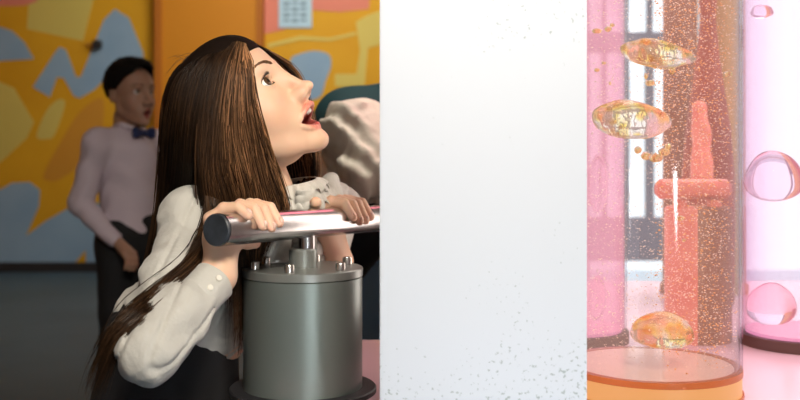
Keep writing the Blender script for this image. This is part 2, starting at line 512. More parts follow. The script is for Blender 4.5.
wall_mats = [M['yellow'], M['blue'], M['cream'], M['ochre'], M['pinkpaint'], M['orange'], M['orange_edge']]
bm = bmesh.new()
box(bm, (-3.5, WY, 0), (0.14, WY + .12, 2.9), 0)
shapes = [
    (2, [(31, -30), (100, -26), (83, 41), (27, 29)], 0),
    (4, [(-20, -14), (20, -14), (38, -2), (30, 4), (10, 6), (-20, 3)], 1),
    (1, [(-30, 27), (0, 27), (12, 31), (24, 42), (34, 59), (0, 61), (-30, 61)], 0),
    (1, [(33, 87), (55, 53), (60, 47), (66, 50), (76, 77), (81, 77), (104, 20), (115, 9), (129, 18), (143, 52), (146, 92), (120, 74), (108, 76), (94, 90), (80, 98), (74, 96), (64, 78), (57, 77), (50, 97)], 0),
    (2, [(-40, 82), (0, 82), (14, 88), (34, 122), (27, 138), (0, 163), (-40, 172)], 0),
    (2, [(37, 136), (46, 112), (58, 100), (65, 104), (55, 134), (47, 139)], 1),
    (3, [(45, 172), (62, 140), (80, 112), (100, 98), (104, 112), (96, 150), (62, 178), (47, 180)], 1),
    (1, [(-50, 194), (0, 190), (12, 183), (30, 182), (40, 190), (39, 206), (26, 236), (46, 221), (76, 204), (160, 200), (160, 271), (86, 271), (86, 250), (68, 271), (-50, 271)], 0),
    (4, [(263, -30), (330, -30), (372, -30), (369, 9), (340, 12), (312, 10), (300, 22), (283, 30), (264, 34)], 0),
    (1, [(290, 62), (300, 54), (316, 51), (329, 55), (331, 66), (326, 80), (318, 98), (290, 98)], 1),
    (2, [(356, 22), (366, 16), (382, 10), (382, 44), (368, 48), (364, 92), (354, 92), (360, 50)], 0),
    (2, [(335, 74), (357, 74), (357, 88), (335, 86)], 0),
    (2, [(268, 44), (300, 36), (330, 38), (356, 32), (356, 35), (330, 41), (300, 40), (268, 48)], 0),
    (1, [(350, 230), (400, 226), (400, 271), (350, 271)], 0),
]
for i, (mi, pts, sm) in enumerate(shapes):
    pts = [wallpt(*p) for p in pts]
    if sm: pts = smooth_poly(pts)
    slab_poly(bm, pts, WY - 0.002 - .0004 * i, WY + .01, mi)
o = from_bm('wall_back', bm, wall_mats); tag(o, 'yellow wall painted with pale blue, cream and pink shapes', None, None, 'structure')

bm = bmesh.new()                       # orange pilaster / boxed column on the painted wall
xa, _ = wallpt(163, 0); xb, _ = wallpt(262, 0)
box(bm, (xa, WY - .12, 0), (xb, WY, 2.9), 0)
box(bm, (xa - .03, WY - .14, 0), (xa + .02, WY, 2.9), 1)
box(bm, (xb - .02, WY - .14, 0), (xb + .02, WY, 2.9), 1)
o = from_bm('wall_pilaster', bm, [M['orange'], M['orange_edge']]); tag(o, kind='structure')

def struct_box(name, lo, hi, m):
    bm = bmesh.new(); box(bm, lo, hi)
    return tag(from_bm(name, bm, m), kind='structure')
struct_box('baseboard_back', (-3.5, WY - .03, 0), (xa - .03, WY - .005, .07), M['dark'])
struct_box('floor', (-3.5, -2.0, -.1), (0.18, 7.5, 0), M['floor'])
struct_box('floor_gallery', (0.18, -2.0, -.1), (4.2, 7.5, 0), M['palefloor'])
struct_box('ceiling', (-3.62, -2.12, 2.9), (4.32, 7.52, 3.0), M['white'])
struct_box('wall_left', (-3.62, -2.0, 0), (-3.5, 7.52, 2.9), M['orange'])
struct_box('wall_right', (4.2, -2.0, 0), (4.32, 7.52, 2.9), M['white'])
struct_box('wall_front', (-3.62, -2.12, 0), (4.32, -2.0, 2.9), M['white'])
bm = bmesh.new()
box(bm, (-0.0242, 1.20, 0), (0.2244, 1.30, 2.9))
o = tag(from_bm('wall_center', bm, M['plaster'], bevel=0.0012), 'white plaster panel wall with flaked grey specks', None, None, 'structure')
struct_box('wall_partition', (0.14, 1.30, 0), (0.22, 7.52, 2.9), M['white'])

# window wall of the gallery side
GY = 5.6
bm = bmesh.new()
box(bm, (0.22, GY, 0), (4.2, GY + .12, .04)); box(bm, (0.22, GY, 2.75), (4.2, GY + .12, 2.9))
tag(from_bm('wall_window_side', bm, M['white']), kind='structure')
def window(n, x0, x1):
    bm = bmesh.new()
    z0, z1 = .04, 2.75; t = .035
    box(bm, (x0, GY - .02, z0), (x0 + t, GY + .1, z1)); box(bm, (x1 - t, GY - .02, z0), (x1, GY + .1, z1))
    box(bm, (x0 + t, GY - .02, z0), (x1 - t, GY + .1, z0 + .04))
    if n < 3: box(bm, (x0 + t, GY - .015, .28), (x1 - t, GY + .095, .52)); box(bm, (x0 + t, GY - .02, z1 - t), (x1 - t, GY + .1, z1))
    if n < 3: box(bm, (x0 + t, GY - .01, 1.45), (x1 - t, GY + .09, 1.56))
    k = int((x1 - x0) / (.11 if n < 3 else 1.5))
    for i in range(1, k):
        x = x0 + (x1 - x0) * i / k
        wd = (.010 if i % 3 else .020) if n < 3 else .005
        box(bm, (x - wd, GY, .52 if n < 3 else z0 + .04), (x + wd, GY + .06, 1.45)); box(bm, (x - wd * .6, GY, 1.56), (x + wd * .6, GY + .06, z1 - t))
    o = tag(from_bm('window_%d' % n, bm, M['frame' if n < 3 else 'white']), kind='structure')
    bm = bmesh.new(); box(bm, (x0 + t, GY + .07, z0 + .04), (x1 - t, GY + .078, z1 - t))
    adopt(from_bm('pane', bm, M['pane']), o)
window(1, .22, 1.02); window(2, 1.02, 1.66); window(3, 1.66, 2.9); window(4, 2.9, 4.2)

# ------------------------------------------------------------------ counter the drum and the tubes stand on
TZ = 0.54
bm = bmesh.new(); box(bm, (-0.235, 1.27 + .035, TZ - .04), (0.138, 1.90, TZ))
ct = thing('counter', (-.05, 1.6, 0), 'pale beige counter top under the grey metal drum', 'counter')
adopt(from_bm('worktop', bm, M['table'], bevel=.003), ct)
bm = bmesh.new(); box(bm, (-0.21, 1.34, 0), (0.137, 1.87, TZ - .04))
adopt(from_bm('pedestal', bm, M['dark'], bevel=.003), ct)
gt = thing('display_table', (.8, 1.8, 0), 'glossy pink-white table top under the clear and pink bubble tubes', 'table')
bm = bmesh.new(); box(bm, (0.224, 1.305, TZ - .04), (1.35, 2.75, TZ))
adopt(from_bm('tabletop', bm, M['table'], bevel=.004), gt)
bm = bmesh.new(); box(bm, (0.26, 1.38, 0), (1.28, 2.66, TZ - .04))
adopt(from_bm('pedestal', bm, M['white'], bevel=.004), gt)

# ------------------------------------------------------------------ hand pump: drum, lid, spindle, T-handle
PC = P(303, 267, 1.493)
pcx, pcy, ptz = PC
pump = thing('hand_pump', (pcx, pcy, TZ), 'grey metal drum with a polished steel bar handle held by the girl', 'hand pump')
bm = bmesh.new()
R = 0.0895
lathe(bm, [(0, TZ + .008), (R - .001, TZ + .008), (R - .001, ptz - .014), (R - .003, ptz - .0125), (0, ptz - .0125)], pcx, pcy, 96)
adopt(from_bm('drum', bm, M['drum'], smooth=True), pump)
bm = bmesh.new()
lathe(bm, [(0, ptz - .012), (R, ptz - .012), (R, ptz - .0015), (R - .0015, ptz), (0, ptz)], pcx, pcy, 96)
lid = adopt(from_bm('lid', bm, M['drumtop'], smooth=True), pump)
bm = bmesh.new()
lathe(bm, [(0, TZ), (R + .02, TZ), (R + .02, TZ + .006), (R + .018, TZ + .008), (0, TZ + .008)], pcx, pcy, 96)
adopt(from_bm('base_flange', bm, M['dark'], smooth=True), pump)
for ang in (203, 260, 322, 30, 80, 145):
    a = math.radians(ang); bx, by = pcx + .074 * math.cos(a), pcy + .070 * math.sin(a)
    bm = bmesh.new()
    lathe(bm, [(0, ptz), (.0072, ptz), (.0072, ptz + .0095), (.0062, ptz + .0115), (.003, ptz + .0115), (.003, ptz + .008), (0, ptz + .008)], bx, by, 24)
    adopt(from_bm('bolt', bm, M['bolt'], smooth=True), pump)
bm = bmesh.new()
lathe(bm, [(0, ptz), (.021, ptz), (.021, ptz + .026), (.019, ptz + .028), (0, ptz + .028)], pcx, pcy, 48)
adopt(from_bm('spindle_collar', bm, M['drumtop'], smooth=True), pump)
# bar
B0 = P(216, 230, 1.30); B1 = np.array((-0.0335, 1.69, 0.785))
B1 = B0 + (B1 - B0) * 1.03
BA = (B1 - B0) / np.linalg.norm(B1 - B0); BL = np.linalg.norm(B1 - B0)
BR = 0.0218
bu = np.array((0, 0, 1.0)) - BA * BA[2]; bu /= np.linalg.norm(bu)
bn = np.cross(BA, bu)
if bn[1] > 0: bn = -bn
def B(s, phi, r):
    a = math.radians(phi); return B0 + BA * s + r * (math.cos(a) * bn + math.sin(a) * bu)
tm = ((np.array((pcx, pcy)) - B0[:2]) @ BA[:2]) / (BA[:2] @ BA[:2])
mid = B0 + BA * tm
bm = bmesh.new()
lathe(bm, [(0, ptz + .028), (.0125, ptz + .028), (.0125, mid[2] - BR + .004), (0, mid[2] - BR + .004)], mid[0], mid[1], 40)
adopt(from_bm('spindle', bm, M['steel'], smooth=True), pump)
bm = bmesh.new(); rod(bm, B0 + BA * .004, B1 - BA * .004, BR, 64, 0)
bar = adopt(from_bm('handle_bar', bm, M['steel'], smooth=True), pump)
for e, s in ((B0, 1), (B1, -1)):
    bm = bmesh.new(); rod(bm, e - BA * s * .001, e + BA * s * .0045, BR - .0004, 48, .0012)
    adopt(from_bm('end_cap', bm, M['cap'], smooth=True), bar)

# ------------------------------------------------------------------ head sculpt (shared)
HEADF = []
def face_x(y, z):
    """x of the face surface at (y, z) in head space"""
    f = HEADF[-1]; j = int(round((y - f.lo[1]) / f.res)); k = int(round((z - f.lo[2]) / f.res))
    i = np.where(f.d[:, j, k] < 0)[0]
    return float(f.ax[0][i[-1]]) + f.res * .5 if len(i) else .08

def head_mesh(res=0.0022, mouth=1.0, mw=1.0, ear=False, skin=(.80, .52, .39), neck_to=(-.03, 0, -.19)):
    f = Field((-.14, -.10, -.22), (.14, .10, .14), res)
    f.ell((-.006, 0, .026), (.086, .071, .074), .01)
    f.ell((.033, 0, .030), (.054, .058, .060), .03)              # forehead
    f.ell((.026, 0, -.040), (.056, .052, .075), .03)             # face mass
    for s in (1, -1):
        f.ell((.042, s * .030, -.036), (.034, .030, .034), .02)  # cheeks
        f.cone((-.002, s * .046, -.060), (.058, s * .014, -.104), .014, .013, .018)
        f.cone((-.004, s * .050, -.03), (-.002, s * .046, -.062), .015, .015, .02)
    dj = -.006 * mouth
    f.ell((.072, 0, -.106 + dj), (.0155, .017, .0145), .016)      # chin
    f.ell((.068, 0, -.070), (.021, .031, .030), .018)            # muzzle
    # eye sockets
    for s in (1, -1):
        f.ell((.094, s * .034, .000), (.014, .018, .012), .016, 's')
    f.cone((.078, -.034, .019), (.078, .034, .019), .006, .006, .016)  # brow ridge
    # nose
    f.cone((.0825, 0, .012), (.105, 0, -.036), .0075, .0072, .018)
    f.ell((.1110, 0, -.0400), (.0082, .0086, .0076), .007)
    for s in (1, -1):
        f.ell((.101, s * .0108, -.0425), (.0085, .0055, .0060), .005)
    f.cone((.102, 0, -.044), (.091, 0, -.056), .0045, .005, .006)
    for s in (1, -1):
        f.ell((.091, s * .0110, -.0440), (.013, .0085, .0095), .010)
        f.ell((.104, s * .0048, -.0505), (.0036, .0018, .0024), .002, 's')
    # eyelids around the eyeball
    for s in (1, -1):
        f.ell((.0665, s * .031, -.001), (.0154, .0156, .0148), .006)
        f.ell((.080, s * .0345, -.001), (.0135, .0142, .0070), .0015, 's')
        f.ell((.0665, s * .031, -.001), (.0132, .0132, .0132), .0005, 's')
    # mouth: cavity then lips
    mz, mh = -.0785, .0030 + .0120 * mouth
    f.ell((.084, 0, mz), (.036, .0300 * mw, mh), .003, 's')
    n = 10
    for side, thick, fx, zc in ((1, .0034, .0085, 1), (-1, .0042, -.0065, -1)):
        prev = None
        for i in range(n + 1):
            t = math.pi * i / n
            y = .0280 * mw * math.cos(t)
            x = .0690 + .0195 * math.sin(t) ** .8 + fx * math.sin(t)
            z = mz + zc * (mh + .001) * math.sin(t) ** .9
            p = (x, y, z)
            if prev: f.cone(prev, p, thick * (.45 + .55 * math.sin(max(t - .3, 0))), thick * (.45 + .55 * math.sin(t)), .004)
            prev = p
    if ear:
        for s in (1, -1):
            f.ell((-.012, s * .074, -.008), (.016, .007, .027), .004)
            f.ell((-.006, s * .080, -.004), (.008, .005, .014), .003, 's')
    f.cone((-.020, 0, -.045), neck_to, .043, .037, .02)
    HEADF.append(f)
    v, q = f.mesh()
    c = np.tile(np.array(skin), (len(v), 1))
    x, y, z = v.T
    def blend(wt, col, amt):
        nonlocal c
        wt = np.clip(wt, 0, 1)[:, None] * amt
        c = c * (1 - wt) + np.array(col) * wt
    lipz = np.where(z > mz, (z - mz) / (mh + .0085), (mz - z) / (mh + .0095))
    lw = 1 - (np.sqrt((y / (.0300 * mw)) ** 2 + lipz ** 2))
    blend(np.where(x > .068, lw * 7, 0), (skin[0] * .90, skin[1] * .42, skin[2] * .45), .85)
    inner = ((y / (.0275 * mw)) ** 2 + ((z - mz) / (mh * .98)) ** 2 < 1) & (x < .087) & (x > .04)
    c[inner] = (.30, .06, .05)
    blend(1.1 - np.sqrt(((x - .06) / .03) ** 2 + ((abs(y) - .042) / .026) ** 2 + ((z + .042) / .026) ** 2), (skin[0], skin[1] * .72, skin[2] * .68), .35)
    return v, q, c

def eye_parts(root, X, gaze, sc=1.0, lash=True, irc='iris'):
    """eyeballs with iris and pupil, brows, lashes; X maps head-local -> world"""
    g = Vector(gaze).normalized()
    for s in (1, -1):
        c = Vector((.0665, s * .031, -.001))
        q = g.to_track_quat('Z', 'Y')
        segs, rings = 28, 18
        vs, fs, mi = [], [], []
        for i in range(rings + 1):
            # finer rings near the gaze pole
            th = math.pi * (i / rings) ** 1.5
            for j in range(segs):
                p = Vector((math.sin(th) * math.cos(2 * math.pi * j / segs), math.sin(th) * math.sin(2 * math.pi * j / segs), math.cos(th)))
                vs.append(X(c + q @ p * .0129))
        for i in range(rings):
            th = math.pi * ((i + .5) / rings) ** 1.5
            for j in range(segs):
                a = i * segs + j; b = i * segs + (j + 1) % segs
                fs.append((a, a + segs, b + segs, b)); mi.append(2 if th < .20 else (1 if th < .54 else 0))
        new_mesh('eye', vs, fs, None, root, True, mats=[M['eyewhite'], M[irc], M['pupil']], midx=mi)
        # eyebrow: short overlapping hairs
        st = []
        for k in range(150):
            t = rnd.random(); y = s * (.012 + .038 * t); th_ = (1 - t) * .0026 + .0006
            z = .0195 + .007 * math.sin(t * 2.5) + rnd.uniform(-th_, th_)
            pp = []
            for u in (0, .5, 1):
                yy = y + s * .0060 * u; zz = z + (.0024 - .0034 * t) * u
                pp.append(X(Vector((face_x(yy, zz) + .0004, yy, zz))))
            st.append(pp)
        strands('eyebrow', np.array(st), .00060 * sc, M['brow'], root)
        if lash:
            st = []
            for k in range(26):
                a = -1 + 2 * k / 25; y = s * .0335 + a * .0125
                z = -.001 + .0068 * math.sqrt(max(0, 1 - a * a)) + .0006
                b = Vector((.0665 + math.sqrt(max(1e-6, .0152 ** 2 - (y - s * .031) ** 2 - (z + .001) ** 2)), y, z))
                d = Vector((.0055, a * .0015 + s * .001, .0038))
                st.append([X(b), X(b + d * .6), X(b + d + Vector((0, 0, .0015)))])
                if k % 2 == 0:
                    z2 = -.001 - .0064 * math.sqrt(max(0, 1 - a * a)); b2 = Vector((b.x, y, z2))
                    st.append([X(b2), X(b2 + Vector((.0016, 0, -.0008))), X(b2 + Vector((.0028, a * .001, -.0022)))])
            strands('eyelashes', np.array(st), .00035 * sc, M['lash'], root)

def strands(name, S, r, m, parent, cols=None, taper=True):
    """S: (count, points, 3) -> three-sided tapered tubes in one mesh; cols (count,3)"""
    S = np.asarray(S, float); n, k, _ = S.shape
    T = np.gradient(S, axis=1); T /= np.linalg.norm(T, axis=2, keepdims=True) + 1e-9
    ref = np.array((.31, .85, .43)); U = np.cross(T, ref); U /= np.linalg.norm(U, axis=2, keepdims=True) + 1e-9
    W = np.cross(T, U)
    rr = np.full((n, k), r, float) if np.isscalar(r) else np.repeat(np.asarray(r)[:, None], k, 1)
    if taper:
        t = np.linspace(0, 1, k); rr = rr * np.clip((1 - t) * 4, .15, 1)[None]
    V = np.stack([S + rr[..., None] * (math.cos(a) * U + math.sin(a) * W) for a in (0, 2.094, 4.189)], 2).reshape(-1, 3)
    i = np.arange(n)[:, None, None]; j = np.arange(k - 1)[None, :, None]; s = np.arange(3)[None, None, :]
    a = (i * k + j) * 3 + s; b = (i * k + j) * 3 + (s + 1) % 3
    Fq = np.stack([a, b, b + 3, a + 3], -1).reshape(-1, 4)
    C = None if cols is None else np.repeat(np.asarray(cols), k * 3, 0)
    return new_mesh(name, V, Fq, m, parent, True, C)

def teeth_part(root, X, mouth=1.0):
    mz, mh = -.0785, .0030 + .0120 * mouth
    f = Field((.055, -.025, mz - .02), (.10, .025, mz + .02), .0012)
    for i in range(9):
        t = -1 + 2 * i / 8
        a = t * 1.0
        f.ell((.0690 + .0200 * math.cos(a), .0205 * math.sin(a), mz + mh - .0034), (.0032, .0032 if abs(t) > .3 else .0038, .0054), .0004)
    v, q = f.mesh(); new_mesh('teeth', [X(Vector(p)) for p in v], q, M['teeth'], root)
    f = Field((.03, -.025, mz - .03), (.11, .025, mz + .02), .002)
    f.ell((.070, 0, mz - mh + .0015), (.020, .0135, .0048), .001)
    v, q = f.mesh(); new_mesh('tongue', [X(Vector(p)) for p in v], q, M['tongue'], root)

def frame_of(Fv, Uv):
    Fv = Vector(Fv).normalized(); Uv = Vector(Uv); Uv = (Uv - Fv * Uv.dot(Fv)).normalized(); Lv = Uv.cross(Fv)
    return Matrix((Fv, Lv, Uv)).transposed()

# ------------------------------------------------------------------ the girl
HO = P(236, 111, 1.53); HS = 1.02
yaw = math.radians(12)
HR = frame_of((.78 * math.cos(yaw), -math.sin(yaw), .62 * math.cos(yaw)), (-.62, -.02, .78))
def HX(p): return Vector(HO) + HR @ (Vector(p) * HS)
HRn = np.array(HR)
def HXn(a): return HO + (np.asarray(a) * HS) @ HRn.T

SKIN = (.80, .52, .36)
girl_root_loc = (-.36, 1.66, 0)
sh_R = P(190, 220, 1.50); el_R = P(149, 351, 1.25); wr_R = P(218, 276, 1.352)
sh_L = P(334, 208, 1.80); el_L = P(318, 345, 1.78); wr_L = P(338, 262, 1.665)
hip = np.array((-.375, 1.64, .56)); chest = P(258, 262, 1.64)
hv, hq, hc = head_mesh(.0019, 1.0, 1.0, False, SKIN, neck_to=tuple(((P(276, 206, 1.585) - HO) @ HRn) / HS))
parts = [(HXn(hv), hq, hc)]

def hand(wr, elbow, ss, tips, thumb, lo, hi, rf=.0080, back=150):
    f = Field(lo, hi, .00125)
    r0 = BR + rf * .8
    wr = np.array(wr)
    knk = []
    for i, (s, tip, ln) in enumerate(zip(ss, tips, (1, 1, 1, 1))):
        K = B(s - .006, back + 12, r0 + .009); knk.append(K)
        mid1 = B(s - .001, (back + 12 + tip) * .5 + 22, r0 + .0035)
        mid2 = B(s + .001, (back + tip) * .5 - 14, r0 + .0012)
        T = B(s + .002, tip, r0 - .001)
        f.chain([K, mid1, mid2, T], [rf * 1.12, rf * 1.02, rf * .93, rf * .80], .0010)
        f.ell(mid1, (rf * 1.06,) * 3, .003)
    pal = np.mean(knk, 0)
    for K in knk:
        f.cone(wr * .35 + K * .65 + (wr - pal) * 0, K, .0125, rf * 1.15, .008)
        f.cone(wr, wr * .35 + K * .65, .0195, .0130, .012)
    if thumb is not None:
        f.chain([wr * .6 + pal * .4] + [np.array(p) for p in thumb], [.013, .0105, .0090, .0078], .006)
    f.cone(wr, wr * .25 + np.array(elbow) * .75, .0205, .029, .012)
    v, q = f.mesh()
    return v, q, knk
def handcol(v, ss, tips, rf):
    c = np.tile(np.array(SKIN), (len(v), 1))
    for s, tip in zip(ss, tips):
        T = B(s + .002, tip, BR + rf * .8)
        d = np.linalg.norm(v - T, axis=1)
        wgt = np.clip(1 - d / .014, 0, 1)[:, None]
        c = c * (1 - .5 * wgt) + np.array((.82, .44, .36)) * .5 * wgt
    return c
ssR = [.040, .064, .084, .103]; tipsR = [42, 6, 0, 12]
thR = [B(.085, 215, BR + .012), B(.100, 225, BR + .010), B(.112, 232, BR + .009)]
v, q, knR = hand(wr_R, el_R, ssR, tipsR, thR, (-.36, 1.22, .62), (-.10, 1.52, .87), .0080)
parts.append((v, q, handcol(v, ssR, tipsR, .0082)))
ssL = [.302, .322, .340, .357]; tipsL = [14, 0, 2, 12]
thL = [B(.285, 165, BR + .016), B(.262, 120, BR + .0110), B(.243, 95, BR + .0095)]
v, q, knL = hand(wr_L, el_L, ssL, tipsL, thL, (-.24, 1.46, .60), (.02, 1.80, .87), .0088)
parts.append((v, q, handcol(v, ssL, tipsL, .0082)))
# finger nails
nail_specs = []
for s, tip in list(zip(ssR, tipsR)) + list(zip(ssL, tipsL)):
    nail_specs.append((s, tip))
f = Field((-.62, 1.10, 0), (.02, 2.0, 1.0), .006)
nb = P(276, 206, 1.585)
f.cone(nb, chest + np.array((.01, .03, .06)), .034, .06, .02)
f.cone(chest, hip, .075, .085, .04); f.ell(chest + np.array((.0, .02, .03)), (.10, .10, .09), .04)
f.cone(sh_R, sh_L, .035, .035, .03)
f.cone(sh_R, el_R, .034, .028, .02); f.cone(el_R, wr_R * .7 + el_R * .3, .027, .021, .01)
f.cone(sh_L, el_L, .034, .028, .02); f.cone(el_L, wr_L * .7 + el_L * .3, .027, .021, .01)
LEG = []
for s in (1, -1):
    h = hip + np.array((-.01, s * .042, -.04)); kn = np.array((h[0] + .01, h[1] + .01 * s, .30)); an = np.array((h[0] - .02, h[1] + .01 * s, .06))
    f.cone(h, kn, .052, .042, .03); f.cone(kn, an, .040, .026, .01); f.cone(an, an + np.array((.07, -.02, -.035)), .024, .02, .01)
    LEG.append((h, kn, an))
v, q = f.mesh()
parts.append((v, q, np.tile(np.array(SKIN), (len(v), 1))))
V, Q, Cc = join(parts)
girl = new_mesh('person', V, Q, M['skin'], None, True, Cc)
tag(girl, 'long-haired girl in white shirt looking up, mouth open, hands on the steel bar', 'person')
gz = HR.inverted() @ Vector((.62, -.46, .56))
eye_parts(girl, HX, gz)
teeth_part(girl, HX, 1.0)

# nails
for s, tip in nail_specs:
    r1 = BR + .0082 * .8 - .001 + .0066
    ph = tip + 6
    vs = []
    for a in np.linspace(-1, 1, 7):
        for b_ in np.linspace(-1, 1, 5):
            vs.append(B(s + .002 + b_ * .0040 * (1 - .25 * a * a), ph - a * 7.5, r1 - .0016 * b_ * b_ - .0009 * a * a))
    fs = [(i * 5 + j, i * 5 + j + 1, i * 5 + j + 6, i * 5 + j + 5) for i in range(6) for j in range(4)]
    cN = np.tile(np.array((.86, .56, .47)), (len(vs), 1))
    o = new_mesh('fingernail', vs, fs, M['skin'], girl, True, cN)
    md = o.modifiers.new('thickness', 'SOLIDIFY'); md.thickness = .0006; md.offset = -1

# shirt
def shirt_field():
    f = Field((-.60, 1.08, .46), (.03, 2.02, 1.0), .003)
    f.cone(chest + np.array((-.01, .0, -.01)), hip + np.array((0, 0, .04)), .092, .100, .05)
    f.ell(chest + np.array((0, .02, .03)), (.115, .112, .10), .05)
    f.cone(sh_R, sh_L, .046, .046, .04)
    f.ell(sh_R, (.042, .042, .040), .03)                      # gathered shoulder
    f.cone(sh_R + np.array((0, -.01, -.01)), el_R * .5 + sh_R * .5, .040, .038, .02)
    f.cone(el_R * .5 + sh_R * .5, el_R, .038, .036, .02)
    m_ = el_R * .5 + wr_R * .5
    f.cone(el_R, m_ + np.array((-.004, 0, -.002)), .041, .039, .015)
    cu = el_R * .22 + wr_R * .78
    f.cone(m_, cu, .037, .024, .01)
    f.cone(sh_L, el_L, .044, .040, .02); f.cone(el_L, el_L * .45 + wr_L * .55, .038, .030, .015)
    # creases
    arm = (el_R - wr_R) / np.linalg.norm(el_R - wr_R)
    f.noise(lambda X, Y, Z: (.0016 * fold(X, Y, Z, 62, 1.0) + .0012 * fold(Z, X, Y, 150, .3) + .0042 * np.exp(-(np.sin(34 * (X * .7 + Z * .75 - .5 * Y) + 2.2 * np.sin(30 * (X - Z) + 14 * Y)) / .24) ** 2) + .0014 * np.sin(105 * (X * .55 - Z * .75 + .4 * Y) + 2.5 * np.sin(40 * (X + Z)))).astype(np.float32))
    return f.mesh()
v, q = shirt_field()
# open the neck: drop shirt faces around the throat
ctr = v[q].mean(1)
keep = np.linalg.norm(ctr - (nb + np.array((.0, 0, -.01))), axis=1) > .050
shirt = new_mesh('shirt', v, q[keep], M['shirt'], girl)
md = shirt.modifiers.new('thickness', 'SOLIDIFY'); md.thickness = .0015; md.offset = -1

def tube_wrap(name, path, radii, m, parent, seg=48, wob=0, wf=6, thick=.0015):
    """open sleeve-like band along a path"""
    vs, fs = [], []
    n = len(path)
    for i, (p, r) in enumerate(zip(path, radii)):
        p = np.array(p); ax = np.array(path[min(i + 1, n - 1)]) - np.array(path[max(i - 1, 0)]); ax /= np.linalg.norm(ax)
        u = np.cross(ax, (0, 0, 1.0)); u /= np.linalg.norm(u); w_ = np.cross(ax, u)
        for k in range(seg):
            a = 2 * math.pi * k / seg
            rr = r + wob * math.sin(wf * a + i * .7) * (i / max(1, n - 1))
            vs.append(p + rr * (math.cos(a) * u + math.sin(a) * w_))
    for i in range(n - 1):
        for k in range(seg):
            k2 = (k + 1) % seg
            fs.append((i * seg + k, i * seg + k2, (i + 1) * seg + k2, (i + 1) * seg + k))
    o = new_mesh(name, vs, fs, m, parent)
    if thick:
        md = o.modifiers.new('thickness', 'SOLIDIFY'); md.thickness = thick; md.offset = 0
    return o
def lerp(a, b, t): return np.array(a) * (1 - t) + np.array(b) * t
ts = [.66, .67, .70, .80, .90, .93, .935]
rs = [.0270, .0290, .0292, .0285, .0290, .0292, .0280]
cuff = tube_wrap('cuff', [lerp(el_R, wr_R, t) for t in ts], rs, M['shirt'], shirt, 48, .0006, 5, .0022)
tube_wrap('cuff', [lerp(el_L, wr_L, t) for t in (.50, .55, .70)], [.030, .031, .030], M['shirt'], shirt, 40, .0006, 5, .0022)
ax = (wr_R - el_R) / np.linalg.norm(wr_R - el_R)
toc = np.array((0.25, -.9, .1)); toc -= ax * (toc @ ax); toc /= np.linalg.norm(toc)
for t in (.73, .86):
    c0 = lerp(el_R, wr_R, t)
    bm = bmesh.new(); rod(bm, c0 + toc * .0275, c0 + toc * .0325, .0042, 20, .0008)
    from_bm('button', bm, M['button'], cuff, True)
# ruffled collar: two frilled tiers round the throat, and pointed flaps
def frill(name, ctr, nrm, r0, r1, drop, waves, amp, a0, a1, m=M['shirt']):
    nrm = np.array(nrm, float); nrm /= np.linalg.norm(nrm)
    u = np.cross(nrm, (0, 1.0, 0)); u /= np.linalg.norm(u); w_ = np.cross(nrm, u)
    vs, fs = [], []; NA, NR = 150, 7
    for i in range(NA + 1):
        a = a0 + (a1 - a0) * i / NA
        for j in range(NR + 1):
            t = j / NR
            r = r0 + (r1 - r0) * t + amp * .5 * t * math.sin(waves * a * 1.37 + 1)
            h = -drop * t * t + amp * t * math.sin(waves * a) + .006 * (1 - t)
            vs.append(ctr + r * (math.cos(a) * u + math.sin(a) * w_) + nrm * h)
    for i in range(NA):
        for j in range(NR):
            p = i * (NR + 1) + j
            fs.append((p, p + 1, p + NR + 2, p + NR + 1))
    o = new_mesh(name, vs, fs, m, shirt)
    md = o.modifiers.new('thickness', 'SOLIDIFY'); md.thickness = .0012; md.offset = 0
    return o
nax = np.array((-.15, -.12, .95))
cc = P(292, 193, 1.585)
frill('collar_frill', cc, nax, .038, .062, .022, 15, .0060, 0, 2 * math.pi)
frill('collar_frill', cc + np.array((.004, 0, .012)), nax, .036, .052, .010, 19, .0050, 0, 2 * math.pi)
# front placket frill running down the chest
vs, fs = [], []
for i in range(60):
    t = i / 59
    c0 = lerp(P(306, 190, 1.53), P(300, 262, 1.555), t)
    for j in range(7):
        u = (j - 3) / 3
        vs.append(c0 + np.array((u * .015, -.006 * math.cos(u * 1.5) + .004 * math.sin(t * 46 + 2 * u) * abs(u), .003 * math.sin(t * 40) * u)))
for i in range(59):
    for j in range(6):
        p = i * 7 + j; fs.append((p, p + 1, p + 8, p + 7))
o = new_mesh('placket_frill', vs, fs, M['shirt'], shirt)
md = o.modifiers.new('thickness', 'SOLIDIFY'); md.thickness = .0012
# collar flap on the far shoulder
f = Field(P(300, 215, 1.66) - .09, P(335, 185, 1.66) + .09, .003)
f.cone(P(330, 182, 1.66), P(337, 212, 1.68), .016, .020, .02); f.cone(P(318, 196, 1.63), P(334, 216, 1.66), .015, .02, .02)
f.noise(lambda X, Y, Z: (.0015 * fold(X, Y, Z, 120, 2)).astype(np.float32))
v, q = f.mesh(); new_mesh('collar_flap', v, q, M['shirt'], shirt)

